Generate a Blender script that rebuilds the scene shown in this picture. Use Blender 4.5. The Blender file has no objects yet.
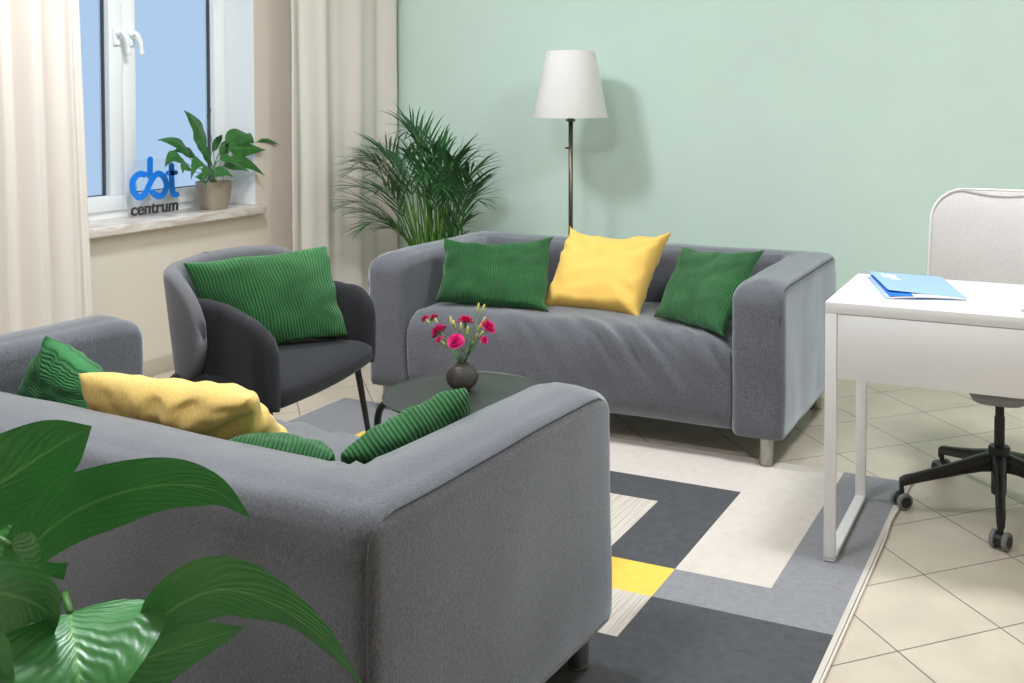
import bpy, bmesh, math, random
from mathutils import Vector, Matrix, noise, Euler
random.seed(7)
sc = bpy.context.scene
COL = sc.collection
PI = math.pi
V = Vector

# ------------------------------------------------------------------ camera
FOC, PPX, PPY, PITCH, ROLL, YAW, HC = 1035.36, 625.92, 125.6, .0312, .002, .4149, 1.3367
_fw = V((-math.sin(YAW), math.cos(YAW), 0)); _rt = V((math.cos(YAW), math.sin(YAW), 0)); _up = V((0, 0, 1))
CF = _fw*math.cos(PITCH) - _up*math.sin(PITCH); _U = _up*math.cos(PITCH) + _fw*math.sin(PITCH)
CR = _rt*math.cos(ROLL) + _U*math.sin(ROLL); CU = _U*math.cos(ROLL) - _rt*math.sin(ROLL)
CP = V((0, 0, HC))
cd = bpy.data.cameras.new('camera'); cam = bpy.data.objects.new('camera', cd); COL.objects.link(cam)
cam.matrix_world = Matrix(((CR.x, CU.x, -CF.x, CP.x), (CR.y, CU.y, -CF.y, CP.y), (CR.z, CU.z, -CF.z, CP.z), (0, 0, 0, 1)))
cd.sensor_width = 36; cd.sensor_fit = 'HORIZONTAL'; cd.lens = FOC*36/1024
cd.shift_x = (512-PPX)/1024; cd.shift_y = -(341.5-PPY)/1024
cd.clip_start = .02; cd.clip_end = 60
sc.camera = cam

def ray(px, py): return CF + CR*((px-PPX)/FOC) - CU*((py-PPY)/FOC)
def at(px, py, ax, val):          # surveyed point of the room: sight line met with a plane of the room
    d = ray(px, py); i = 'xyz'.index(ax); return CP + d*((val-CP[i])/d[i])
def atd(px, py, dist): return CP + ray(px, py)*dist

# ------------------------------------------------------------------ materials
def lin(c): return tuple(((v/255)/12.92 if v/255 <= .04045 else ((v/255+.055)/1.055)**2.4) for v in c)
def mat(name, rgb, rough=.6, metal=0., sheen=0., spec=.5, var=0., vscale=30, bump=0., bscale=200, bdist=.001, trans=0., emit=None, estr=0, coat=0., sub=0.):
    m = bpy.data.materials.new(name); m.use_nodes = True; nt = m.node_tree; N = nt.nodes; L = nt.links
    b = N['Principled BSDF']; c = lin(rgb)
    b.inputs['Base Color'].default_value = (*c, 1); b.inputs['Roughness'].default_value = rough
    b.inputs['Metallic'].default_value = metal; b.inputs['Specular IOR Level'].default_value = spec
    if sheen: b.inputs['Sheen Weight'].default_value = sheen; b.inputs['Sheen Roughness'].default_value = .5
    if trans: b.inputs['Transmission Weight'].default_value = trans
    if coat: b.inputs['Coat Weight'].default_value = coat; b.inputs['Coat Roughness'].default_value = .25
    if emit: b.inputs['Emission Color'].default_value = (*lin(emit), 1); b.inputs['Emission Strength'].default_value = estr
    tc = N.new('ShaderNodeTexCoord')
    if var:
        n = N.new('ShaderNodeTexNoise'); n.inputs['Scale'].default_value = vscale; n.inputs['Detail'].default_value = 4
        L.new(tc.outputs['Object'], n.inputs['Vector'])
        mx = N.new('ShaderNodeMix'); mx.data_type = 'RGBA'
        mx.inputs[6].default_value = (*[v*(1-var) for v in c], 1); mx.inputs[7].default_value = (*[min(1, v*(1+var)) for v in c], 1)
        mr = N.new('ShaderNodeMapRange'); mr.inputs[1].default_value = .3; mr.inputs[2].default_value = .7
        L.new(n.outputs['Fac'], mr.inputs[0]); L.new(mr.outputs[0], mx.inputs[0]); L.new(mx.outputs[2], b.inputs['Base Color'])
    if bump:
        n2 = N.new('ShaderNodeTexNoise'); n2.inputs['Scale'].default_value = bscale; n2.inputs['Detail'].default_value = 2
        L.new(tc.outputs['Object'], n2.inputs['Vector'])
        bp = N.new('ShaderNodeBump'); bp.inputs['Strength'].default_value = bump; bp.inputs['Distance'].default_value = bdist
        L.new(n2.outputs['Fac'], bp.inputs['Height']); L.new(bp.outputs[0], b.inputs['Normal'])
    return m

def fabric(name, rgb, var=.12, fine=500, sheen=.3, bump=.4):
    """woven cloth: two-tone threads from fine stretched noises plus bump"""
    m = bpy.data.materials.new(name); m.use_nodes = True; nt = m.node_tree; N = nt.nodes; L = nt.links
    b = N['Principled BSDF']; c = lin(rgb); b.inputs['Roughness'].default_value = .9
    b.inputs['Specular IOR Level'].default_value = .15
    b.inputs['Sheen Weight'].default_value = sheen; b.inputs['Sheen Roughness'].default_value = .45; b.inputs['Sheen Tint'].default_value = (.86, .92, 1, 1)
    tc = N.new('ShaderNodeTexCoord'); mp = N.new('ShaderNodeMapping'); mp.inputs['Scale'].default_value = (1, 1, .5)
    L.new(tc.outputs['Object'], mp.inputs['Vector'])
    n = N.new('ShaderNodeTexNoise'); n.inputs['Scale'].default_value = fine; n.inputs['Detail'].default_value = 2
    L.new(mp.outputs[0], n.inputs['Vector'])
    n3 = N.new('ShaderNodeTexNoise'); n3.inputs['Scale'].default_value = 5; n3.inputs['Detail'].default_value = 4
    L.new(tc.outputs['Object'], n3.inputs['Vector'])
    ad = N.new('ShaderNodeMath'); ad.operation = 'MULTIPLY_ADD'; ad.inputs[1].default_value = .25
    L.new(n3.outputs['Fac'], ad.inputs[0]); L.new(n.outputs['Fac'], ad.inputs[2])
    mr = N.new('ShaderNodeMapRange'); mr.inputs[1].default_value = .4; mr.inputs[2].default_value = .85
    L.new(ad.outputs[0], mr.inputs[0])
    mx = N.new('ShaderNodeMix'); mx.data_type = 'RGBA'
    mx.inputs[6].default_value = (*[v*(1-var) for v in c], 1); mx.inputs[7].default_value = (*[min(1, v*(1+var)) for v in c], 1)
    L.new(mr.outputs[0], mx.inputs[0]); L.new(mx.outputs[2], b.inputs['Base Color'])
    bp = N.new('ShaderNodeBump'); bp.inputs['Strength'].default_value = bump; bp.inputs['Distance'].default_value = .0012
    L.new(n.outputs['Fac'], bp.inputs['Height']); L.new(bp.outputs[0], b.inputs['Normal'])
    return m

def corduroy(name, rgb, period=.0105, axis=0, depth=.003):
    """wide-wale corduroy, ribs laid in UV metres"""
    m = bpy.data.materials.new(name); m.use_nodes = True; nt = m.node_tree; N = nt.nodes; L = nt.links
    b = N['Principled BSDF']; c = lin(rgb); b.inputs['Roughness'].default_value = .75
    b.inputs['Specular IOR Level'].default_value = .2
    b.inputs['Sheen Weight'].default_value = .35; b.inputs['Sheen Roughness'].default_value = .4
    b.inputs['Sheen Tint'].default_value = (.55, .9, .6, 1)
    uv = N.new('ShaderNodeUVMap'); uv.uv_map = 'UVMap'
    sp = N.new('ShaderNodeSeparateXYZ'); L.new(uv.outputs[0], sp.inputs[0])
    mu = N.new('ShaderNodeMath'); mu.operation = 'MULTIPLY'; mu.inputs[1].default_value = 2*PI/period; L.new(sp.outputs[axis], mu.inputs[0])
    sn = N.new('ShaderNodeMath'); sn.operation = 'SINE'; L.new(mu.outputs[0], sn.inputs[0])
    mr = N.new('ShaderNodeMapRange'); mr.inputs[1].default_value = -1; mr.inputs[2].default_value = .6; L.new(sn.outputs[0], mr.inputs[0])
    tc = N.new('ShaderNodeTexCoord'); n = N.new('ShaderNodeTexNoise'); n.inputs['Scale'].default_value = 9; n.inputs['Detail'].default_value = 5
    L.new(tc.outputs['Object'], n.inputs['Vector'])
    mr2 = N.new('ShaderNodeMapRange'); mr2.inputs[1].default_value = .35; mr2.inputs[2].default_value = .7; L.new(n.outputs['Fac'], mr2.inputs[0])
    mx = N.new('ShaderNodeMix'); mx.data_type = 'RGBA'
    mx.inputs[6].default_value = (*[v*.78 for v in c], 1); mx.inputs[7].default_value = (*[min(1, v*1.3) for v in c], 1)
    L.new(mr2.outputs[0], mx.inputs[0])
    # shade in the valleys between cords is painted into the base colour
    mx2 = N.new('ShaderNodeMix'); mx2.data_type = 'RGBA'; mx2.inputs[6].default_value = (*[v*.5 for v in c], 1)
    L.new(mr.outputs[0], mx2.inputs[0]); L.new(mx.outputs[2], mx2.inputs[7]); L.new(mx2.outputs[2], b.inputs['Base Color'])
    bp = N.new('ShaderNodeBump'); bp.inputs['Strength'].default_value = .9; bp.inputs['Distance'].default_value = depth
    L.new(mr.outputs[0], bp.inputs['Height']); L.new(bp.outputs[0], b.inputs['Normal'])
    return m

def leafmat(name, rgb, rib, rough=.32, ribs=60, slope=.55, coat=.3, bd=.0012):
    m = bpy.data.materials.new(name); m.use_nodes = True; nt = m.node_tree; N = nt.nodes; L = nt.links
    b = N['Principled BSDF']; c = lin(rgb); r = lin(rib); b.inputs['Roughness'].default_value = rough
    b.inputs['Coat Weight'].default_value = coat; b.inputs['Coat Roughness'].default_value = .22
    uv = N.new('ShaderNodeUVMap'); uv.uv_map = 'UVMap'; sp = N.new('ShaderNodeSeparateXYZ'); L.new(uv.outputs[0], sp.inputs[0])
    ab = N.new('ShaderNodeMath'); ab.operation = 'ABSOLUTE'; L.new(sp.outputs[0], ab.inputs[0])
    pw = N.new('ShaderNodeMath'); pw.operation = 'POWER'; pw.inputs[1].default_value = .8; L.new(ab.outputs[0], pw.inputs[0])
    ml = N.new('ShaderNodeMath'); ml.operation = 'MULTIPLY'; ml.inputs[1].default_value = slope; L.new(pw.outputs[0], ml.inputs[0])
    su = N.new('ShaderNodeMath'); su.operation = 'SUBTRACT'; nv = N.new('ShaderNodeTexNoise'); nv.inputs['Scale'].default_value = 3.5; L.new(uv.outputs[0], nv.inputs['Vector']); na = N.new('ShaderNodeMath'); na.operation = 'MULTIPLY_ADD'; na.inputs[1].default_value = .16; L.new(nv.outputs['Fac'], na.inputs[0]); L.new(sp.outputs[1], na.inputs[2]); L.new(na.outputs[0], su.inputs[0]); L.new(ml.outputs[0], su.inputs[1])
    mu = N.new('ShaderNodeMath'); mu.operation = 'MULTIPLY'; mu.inputs[1].default_value = ribs; L.new(su.outputs[0], mu.inputs[0])
    sn = N.new('ShaderNodeMath'); sn.operation = 'SINE'; L.new(mu.outputs[0], sn.inputs[0])
    tc = N.new('ShaderNodeTexCoord'); n = N.new('ShaderNodeTexNoise'); n.inputs['Scale'].default_value = 14; n.inputs['Detail'].default_value = 4
    L.new(tc.outputs['Object'], n.inputs['Vector'])
    mx = N.new('ShaderNodeMix'); mx.data_type = 'RGBA'; mx.inputs[6].default_value = (*[v*.75 for v in c], 1); mx.inputs[7].default_value = (*[v*1.3 for v in c], 1)
    L.new(n.outputs['Fac'], mx.inputs[0])
    # pale midrib
    lt = N.new('ShaderNodeMapRange'); lt.inputs[1].default_value = .0; lt.inputs[2].default_value = .06; lt.inputs[3].default_value = 1; lt.inputs[4].default_value = 0
    L.new(ab.outputs[0], lt.inputs[0])
    mx2 = N.new('ShaderNodeMix'); mx2.data_type = 'RGBA'; mx2.inputs[7].default_value = (*r, 1)
    L.new(lt.outputs[0], mx2.inputs[0]); L.new(mx.outputs[2], mx2.inputs[6]); L.new(mx2.outputs[2], b.inputs['Base Color'])
    bp = N.new('ShaderNodeBump'); bp.inputs['Strength'].default_value = .45; bp.inputs['Distance'].default_value = bd
    ad = N.new('ShaderNodeMath'); ad.operation = 'MULTIPLY_ADD'; ad.inputs[1].default_value = -1.5
    L.new(lt.outputs[0], ad.inputs[0]); L.new(sn.outputs[0], ad.inputs[2])
    L.new(ad.outputs[0], bp.inputs['Height']); L.new(bp.outputs[0], b.inputs['Normal']); L.new(bp.outputs[0], b.inputs['Coat Normal'])
    return m

def clothsheet(name, rgb, tr=.35):
    m = bpy.data.materials.new(name); m.use_nodes = True; nt = m.node_tree; N = nt.nodes; L = nt.links
    N.remove(N['Principled BSDF']); out = N['Material Output']
    d = N.new('ShaderNodeBsdfDiffuse'); t = N.new('ShaderNodeBsdfTranslucent'); mx = N.new('ShaderNodeMixShader'); mx.inputs[0].default_value = tr
    c = (*lin(rgb), 1); d.inputs[0].default_value = c; t.inputs[0].default_value = c
    tc = N.new('ShaderNodeTexCoord'); n = N.new('ShaderNodeTexNoise'); n.inputs['Scale'].default_value = 400
    mp = N.new('ShaderNodeMapping'); mp.inputs['Scale'].default_value = (1, 1, .1); L.new(tc.outputs['Object'], mp.inputs[0]); L.new(mp.outputs[0], n.inputs['Vector'])
    bp = N.new('ShaderNodeBump'); bp.inputs['Strength'].default_value = .15; bp.inputs['Distance'].default_value = .001
    L.new(n.outputs['Fac'], bp.inputs['Height']); L.new(bp.outputs[0], d.inputs['Normal'])
    L.new(d.outputs[0], mx.inputs[1]); L.new(t.outputs[0], mx.inputs[2]); L.new(mx.outputs[0], out.inputs[0])
    return m

def tilemat():
    m = bpy.data.materials.new('floor_tiles'); m.use_nodes = True; nt = m.node_tree; N = nt.nodes; L = nt.links
    b = N['Principled BSDF']; b.inputs['Roughness'].default_value = .38; b.inputs['Specular IOR Level'].default_value = .45
    tc = N.new('ShaderNodeTexCoord'); mp = N.new('ShaderNodeMapping'); mp.vector_type = 'TEXTURE'
    mp.inputs['Location'].default_value = (-.3861, 2.5001, 0); mp.inputs['Rotation'].default_value = (0, 0, .7793)
    L.new(tc.outputs['Object'], mp.inputs[0])
    br = N.new('ShaderNodeTexBrick'); br.offset = 0; br.squash = 1
    br.inputs['Scale'].default_value = 1; br.inputs['Brick Width'].default_value = .3067; br.inputs['Row Height'].default_value = .3067
    br.inputs['Mortar Size'].default_value = .0022; br.inputs['Mortar Smooth'].default_value = .2; br.inputs['Bias'].default_value = 0
    br.inputs['Color1'].default_value = (*lin((208, 196, 179)), 1); br.inputs['Color2'].default_value = (*lin((200, 187, 170)), 1)
    br.inputs['Mortar'].default_value = (*lin((110, 100, 90)), 1)
    L.new(mp.outputs[0], br.inputs['Vector'])
    n = N.new('ShaderNodeTexNoise'); n.inputs['Scale'].default_value = 7; n.inputs['Detail'].default_value = 8; L.new(tc.outputs['Object'], n.inputs['Vector'])
    mr = N.new('ShaderNodeMapRange'); mr.inputs[1].default_value = .3; mr.inputs[2].default_value = .7; mr.inputs[3].default_value = .92; mr.inputs[4].default_value = 1.06
    L.new(n.outputs['Fac'], mr.inputs[0])
    vm = N.new('ShaderNodeVectorMath'); vm.operation = 'SCALE'; L.new(br.outputs['Color'], vm.inputs[0]); L.new(mr.outputs[0], vm.inputs['Scale'])
    L.new(vm.outputs[0], b.inputs['Base Color'])
    bp = N.new('ShaderNodeBump'); bp.invert = True; bp.inputs['Strength'].default_value = .5; bp.inputs['Distance'].default_value = .001
    L.new(br.outputs['Fac'], bp.inputs['Height']); L.new(bp.outputs[0], b.inputs['Normal'])
    return m

def marblemat():
    m = bpy.data.materials.new('sill_marble'); m.use_nodes = True; nt = m.node_tree; N = nt.nodes; L = nt.links
    b = N['Principled BSDF']; b.inputs['Roughness'].default_value = .25
    tc = N.new('ShaderNodeTexCoord'); n = N.new('ShaderNodeTexNoise'); n.inputs['Scale'].default_value = 9; n.inputs['Detail'].default_value = 8; n.inputs['Distortion'].default_value = 1.5
    mp = N.new('ShaderNodeMapping'); mp.inputs['Rotation'].default_value = (.6, .3, 0); mp.inputs['Scale'].default_value = (1, .5, 2); L.new(tc.outputs['Object'], mp.inputs[0]); L.new(mp.outputs[0], n.inputs['Vector'])
    cr = N.new('ShaderNodeValToRGB'); cr.color_ramp.elements[0].position = .35; cr.color_ramp.elements[0].color = (*lin((205, 190, 178)), 1)
    cr.color_ramp.elements[1].position = .6; cr.color_ramp.elements[1].color = (*lin((233, 226, 218)), 1)
    L.new(n.outputs['Fac'], cr.inputs[0]); L.new(cr.outputs[0], b.inputs['Base Color']); return m

def rugstripe():
    m = bpy.data.materials.new('rug_striped_cream'); m.use_nodes = True; nt = m.node_tree; N = nt.nodes; L = nt.links
    b = N['Principled BSDF']; b.inputs['Roughness'].default_value = .95; b.inputs['Specular IOR Level'].default_value = .1
    tc = N.new('ShaderNodeTexCoord'); mp = N.new('ShaderNodeMapping'); mp.inputs['Scale'].default_value = (220, 4, 1); L.new(tc.outputs['Object'], mp.inputs[0])
    n = N.new('ShaderNodeTexNoise'); n.inputs['Scale'].default_value = 1; n.inputs['Detail'].default_value = 3; L.new(mp.outputs[0], n.inputs['Vector'])
    cr = N.new('ShaderNodeValToRGB'); cr.color_ramp.elements[0].position = .38; cr.color_ramp.elements[0].color = (*lin((184, 174, 163)), 1)
    cr.color_ramp.elements[1].position = .55; cr.color_ramp.elements[1].color = (*lin((212, 203, 193)), 1)
    L.new(n.outputs['Fac'], cr.inputs[0]); L.new(cr.outputs[0], b.inputs['Base Color']); return m

M = {}
M['green_wall'] = mat('green_wall_paint', (212, 235, 224), .75, var=.02, vscale=3, bump=.06, bscale=150)
M['cream_wall'] = mat('cream_wall_paint', (226, 215, 200), .8, var=.015, vscale=3, bump=.06, bscale=150)
M['ceiling'] = mat('ceiling_paint', (240, 240, 238), .9)
M['tile'] = tilemat()
M['base'] = mat('skirting_tile', (196, 184, 168), .45, var=.05, vscale=12)
M['pvc'] = mat('window_pvc', (244, 247, 247), .3)
M['gasket'] = mat('window_gasket', (84, 86, 90), .6)
M['glass'] = mat('window_glass', (255, 255, 255), .02, trans=1.)
M['glass'].node_tree.nodes['Principled BSDF'].inputs['IOR'].default_value = 1.02
M['marble'] = marblemat()
M['curtain'] = clothsheet('curtain_linen', (238, 230, 221), .12)
M['sofa'] = fabric('sofa_grey_weave', (95, 96, 102), .36, 320, .9, .6)
M['seam'] = fabric('sofa_seam_thread', (88, 90, 95), .1, 420, .1, .3)
M['steel'] = mat('brushed_steel', (170, 168, 162), .32, 1., var=.1, vscale=60)
M['armgrey'] = fabric('armchair_grey_felt', (108, 108, 112), .12, 600, .25, .3)
M['armblack'] = fabric('armchair_charcoal_felt', (46, 46, 49), .15, 600, .15, .3)
M['black'] = mat('black_powder_coat', (22, 22, 24), .45)
M['cordG'] = corduroy('green_corduroy', (46, 100, 55))
M['cordH'] = corduroy('green_corduroy_wide', (64, 124, 74), period=.011)
M['yellow'] = fabric('yellow_cotton', (244, 200, 104), .05, 700, .2, .2)
M['yellow2'] = fabric('mustard_cotton', (232, 198, 120), .12, 200, .2, .3)
M['tabletop'] = mat('tray_table_black', (58, 61, 59), .4, .2)
M['vase'] = mat('vase_dark_glaze', (74, 70, 66), .5, .15, var=.5, vscale=22)
M['white'] = mat('desk_white', (232, 232, 233), .35)
M['whitemetal'] = mat('white_powder_coat', (230, 229, 229), .4)
M['plasticgrey'] = mat('grey_plastic', (150, 152, 154), .5)
M['wheelgrey'] = mat('caster_tread_grey', (120, 120, 122), .6)
M['chairfab'] = fabric('chair_light_beige_weave', (202, 198, 195), .10, 350, .2, .3)
M['piping'] = mat('chair_piping', (220, 218, 215), .8)
M['shade'] = clothsheet('lamp_shade_white', (250, 248, 246), .25)
M['bronze'] = mat('lamp_bronze', (112, 100, 88), .32, .9)
M['leafP'] = mat('palm_leaf', (48, 96, 50), .5, var=.35, vscale=9)
M['stemP'] = mat('palm_stem', (84, 128, 50), .5, var=.3, vscale=14)
M['leafL'] = leafmat('peace_lily_leaf', (44, 104, 40), (88, 140, 70), ribs=75)
M['leafF'] = leafmat('peace_lily_leaf_near', (62, 132, 68), (112, 168, 98), rough=.42, ribs=62, slope=.5, coat=.22, bd=.0007)
M['stemL'] = mat('peace_lily_stem', (70, 120, 48), .5)
M['spathe'] = mat('faded_flower', (70, 62, 62), .7)
M['potS'] = mat('pot_champagne', (176, 164, 146), .38, .35)
M['potW'] = mat('pot_white', (225, 222, 216), .5)
M['potD'] = mat('pot_anthracite', (70, 72, 74), .6)
M['soil'] = mat('potting_soil', (50, 38, 28), .95, var=.4, vscale=90, bump=.8, bscale=120, bdist=.004)
M['pink'] = mat('carnation_magenta', (220, 26, 124), .6, var=.15, vscale=200)
M['bud'] = mat('carnation_bud', (176, 190, 110), .6, var=.2, vscale=100)
M['budtip'] = mat('carnation_bud_tip', (232, 200, 110), .6)
M['stemC'] = mat('carnation_stem', (104, 140, 92), .6)
M['logo'] = mat('sign_blue', (24, 132, 240), .45)
M['logotext'] = mat('sign_dark_grey', (58, 56, 58), .5)
M['acrylic'] = mat('sign_clear_acrylic', (250, 252, 255), .08, trans=.92)
_n = M['acrylic'].node_tree; _t = _n.nodes.new('ShaderNodeBsdfTransparent'); _g = _n.nodes.new('ShaderNodeBsdfGlossy'); _g.inputs['Roughness'].default_value = .1
_m = _n.nodes.new('ShaderNodeMixShader'); _m.inputs[0].default_value = .05; _n.links.new(_t.outputs[0], _m.inputs[1]); _n.links.new(_g.outputs[0], _m.inputs[2]); _n.links.new(_m.outputs[0], _n.nodes['Material Output'].inputs[0])
M['folder'] = mat('folder_light_blue', (150, 182, 230), .5)
M['folderin'] = mat('folder_inner_blue', (24, 112, 210), .5)
M['paper'] = mat('paper_white', (238, 236, 230), .8)
M['rug_dark'] = mat('rug_charcoal', (84, 85, 88), .95, var=.1, vscale=40, bump=.5, bscale=300, spec=.1)
M['rug_grey'] = mat('rug_mid_grey', (142, 142, 146), .95, var=.08, vscale=60, bump=.5, bscale=300, spec=.1)
M['rug_light'] = mat('rug_light_grey', (160, 160, 166), .95, var=.08, vscale=60, bump=.5, bscale=300, spec=.1)
M['rug_cream'] = mat('rug_cream', (212, 203, 194), .95, var=.04, vscale=30, bump=.5, bscale=300, spec=.1)
M['rug_yellow'] = mat('rug_yellow', (248, 204, 96), .95, var=.04, vscale=30, bump=.5, bscale=300, spec=.1)
M['rug_edge'] = mat('rug_binding', (206, 198, 188), .9)
M['rug_stripe'] = rugstripe()
M['cable'] = mat('cable_white', (224, 216, 206), .5)
M['emit'] = mat('lamp_diffuser', (255, 255, 255), .5, emit=(245, 250, 255), estr=74)
M['rod'] = mat('curtain_rod_white', (230, 228, 224), .4)

# ------------------------------------------------------------------ builders
def link(name, bm, m, parent=None, smooth=True, auto=None):
    me = bpy.data.meshes.new(name); bmesh.ops.recalc_face_normals(bm, faces=bm.faces); bm.to_mesh(me); bm.free()
    if smooth:
        for p in me.polygons: p.use_smooth = True
        if auto: me.set_sharp_from_angle(angle=math.radians(auto))
    o = bpy.data.objects.new(name, me); COL.objects.link(o)
    for k in (m if isinstance(m, (list, tuple)) else [m]): me.materials.append(k)
    if parent: o.parent = parent
    return o
def empty(name, loc=(0, 0, 0), rz=0):
    o = bpy.data.objects.new(name, None); COL.objects.link(o); o.location = loc; o.rotation_euler = (0, 0, rz); o.empty_display_size = .1
    return o
def tag(o, label=None, cat=None, group=None, kind=None):
    if label: o['label'] = label
    if cat: o['category'] = cat
    if group: o['group'] = group
    if kind: o['kind'] = kind
    return o
def box(bm, x0, y0, z0, x1, y1, z1, bev=0, seg=2):
    b2 = bmesh.new(); r = bmesh.ops.create_cube(b2, size=1)
    for v in b2.verts: v.co = V(((x0+x1)/2+v.co.x*(x1-x0), (y0+y1)/2+v.co.y*(y1-y0), (z0+z1)/2+v.co.z*(z1-z0)))
    if bev: bmesh.ops.bevel(b2, geom=b2.edges[:], offset=bev, segments=seg, profile=.5, affect='EDGES')
    merge(bm, b2)
def merge(bm, b2, mtx=None, mi=None):
    if mtx is not None: bmesh.ops.transform(b2, matrix=mtx, verts=b2.verts)
    mp = {}
    uvs = b2.loops.layers.uv.active; uvd = None
    if uvs: uvd = bm.loops.layers.uv.get('UVMap') or bm.loops.layers.uv.new('UVMap')
    for v in b2.verts: mp[v] = bm.verts.new(v.co)
    for f in b2.faces:
        try: nf = bm.faces.new([mp[v] for v in f.verts])
        except ValueError: continue
        nf.material_index = f.material_index if mi is None else mi
        if uvs:
            for a, b in zip(f.loops, nf.loops): b[uvd].uv = a[uvs].uv
    b2.free()
def axis_coords(h, r, step, k=5):
    e = [-h + r*(1-math.cos(i/k*PI/2)) for i in range(k+1)]
    n = max(1, int(round((2*h-2*r)/step))); mid = [-h+r+(2*h-2*r)*i/n for i in range(1, n)]
    return e + mid + [-x for x in reversed(e)]
def rbox(bm, c, s, r, step=.06, fn=None, k=5):
    """soft box: centre, size, edge radii (rx,ry,rz); fn(point_local, halfsize)->point deforms it"""
    h = [v/2 for v in s]; r = (r, r, r) if not isinstance(r, (tuple, list)) else r
    A = [axis_coords(h[i], r[i], step, k) for i in range(3)]
    vs = {}
    def vert(p):
        key = tuple(round(x, 6) for x in p)
        if key in vs: return vs[key]
        inn = [max(-(h[i]-r[i]), min(h[i]-r[i], p[i])) for i in range(3)]
        d = V([(p[i]-inn[i])/r[i] for i in range(3)])
        if d.length > 1e-9: d.normalize()
        q = V([inn[i]+d[i]*r[i] for i in range(3)])
        if fn: q = fn(q, h)
        vs[key] = bm.verts.new(q+V(c)); return vs[key]
    for ax in range(3):
        u, w = [(1, 2), (2, 0), (0, 1)][ax]
        for sgn in (-1, 1):
            for i in range(len(A[u])-1):
                for j in range(len(A[w])-1):
                    q = []
                    for a, b in ((i, j), (i+1, j), (i+1, j+1), (i, j+1)):
                        p = [0, 0, 0]; p[ax] = sgn*h[ax]; p[u] = A[u][a]; p[w] = A[w][b]; q.append(vert(p))
                    if len(set(q)) == 4:
                        try: bm.faces.new(q if sgn > 0 else q[::-1])
                        except ValueError: pass
def catmull(pts, n=8):
    P = [V(p) for p in pts]
    if len(P) < 3: return [P[0].lerp(P[-1], i/n) for i in range(n+1)]
    P = [P[0]*2-P[1]] + P + [P[-1]*2-P[-2]]; out = []
    for i in range(1, len(P)-2):
        for j in range(n):
            t = j/n; a, b, c, d = P[i-1:i+3]
            out.append(.5*((2*b)+(c-a)*t+(2*a-5*b+4*c-d)*t*t+(3*b-a-3*c+d)*t**3))
    out.append(P[-2]); return out
def tube(bm, pts, r, seg=10, caps=True, mi=0, flat=None):
    """sweep a circle (or an ellipse, flat=(ra, rb, upvector)) along points; r may be a list"""
    pts = [V(p) for p in pts]; n = len(pts); rr = r if isinstance(r, (list, tuple)) else [r]*n
    T = []
    for i in range(n):
        a = pts[max(0, i-1)]; b = pts[min(n-1, i+1)]; T.append((b-a).normalized())
    up = V((0, 0, 1)) if abs(T[0].z) < .9 else V((1, 0, 0))
    nrm = (up - T[0]*up.dot(T[0])).normalized(); rings = []
    for i in range(n):
        nrm = (nrm - T[i]*nrm.dot(T[i])).normalized(); bi = T[i].cross(nrm); ring = []
        for k in range(seg):
            a = 2*PI*k/seg; ring.append(bm.verts.new(pts[i] + (nrm*math.cos(a) + bi*math.sin(a))*rr[i]))
        rings.append(ring)
    for i in range(n-1):
        for k in range(seg):
            f = bm.faces.new((rings[i][k], rings[i][(k+1) % seg], rings[i+1][(k+1) % seg], rings[i+1][k])); f.material_index = mi
    if caps:
        for ring in (rings[0][::-1], rings[-1]):
            try: f = bm.faces.new(ring); f.material_index = mi
            except ValueError: pass
def lathe(bm, prof, c=(0, 0, 0), seg=32, close=False):
    rings = []
    for r, z in prof:
        if r < 1e-6: rings.append([bm.verts.new((c[0], c[1], c[2]+z))]); continue
        rings.append([bm.verts.new((c[0]+r*math.cos(2*PI*k/seg), c[1]+r*math.sin(2*PI*k/seg), c[2]+z)) for k in range(seg)])
    for a, b in zip(rings, rings[1:]):
        for k in range(seg):
            va = [a[k % len(a)], a[(k+1) % len(a)], b[(k+1) % len(b)], b[k % len(b)]]
            va2 = []
            for v in va:
                if v not in va2: va2.append(v)
            if len(va2) > 2:
                try: bm.faces.new(va2)
                except ValueError: pass
def sweep_wall(bm, path, prof, closed_ends=True):
    """path: list of plan points with outward normals; prof(i)-> list of (offset, z) loop"""
    rings = []
    for i, (p, nrm) in enumerate(path):
        rings.append([bm.verts.new((p[0]+nrm[0]*o, p[1]+nrm[1]*o, z)) for o, z in prof(i)])
    n = len(rings[0])
    for a, b in zip(rings, rings[1:]):
        for k in range(n): bm.faces.new((a[k], a[(k+1) % n], b[(k+1) % n], b[k]))
    if closed_ends:
        bm.faces.new(rings[0][::-1]); bm.faces.new(rings[-1])
def fbm(p, sc_=1., oct_=3):
    return noise.fractal(V(p)*sc_, 1., 2., oct_)
def bx(name, m, dims, parent=None, bev=0, kind=None, seg=2):
    bm = bmesh.new()
    for d in (dims if isinstance(dims[0], (tuple, list)) else [dims]): box(bm, *d, bev=bev, seg=seg)
    o = link(name, bm, m, parent, smooth=bool(bev), auto=40 if bev else None)
    if kind: o['kind'] = kind
    return o

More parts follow.
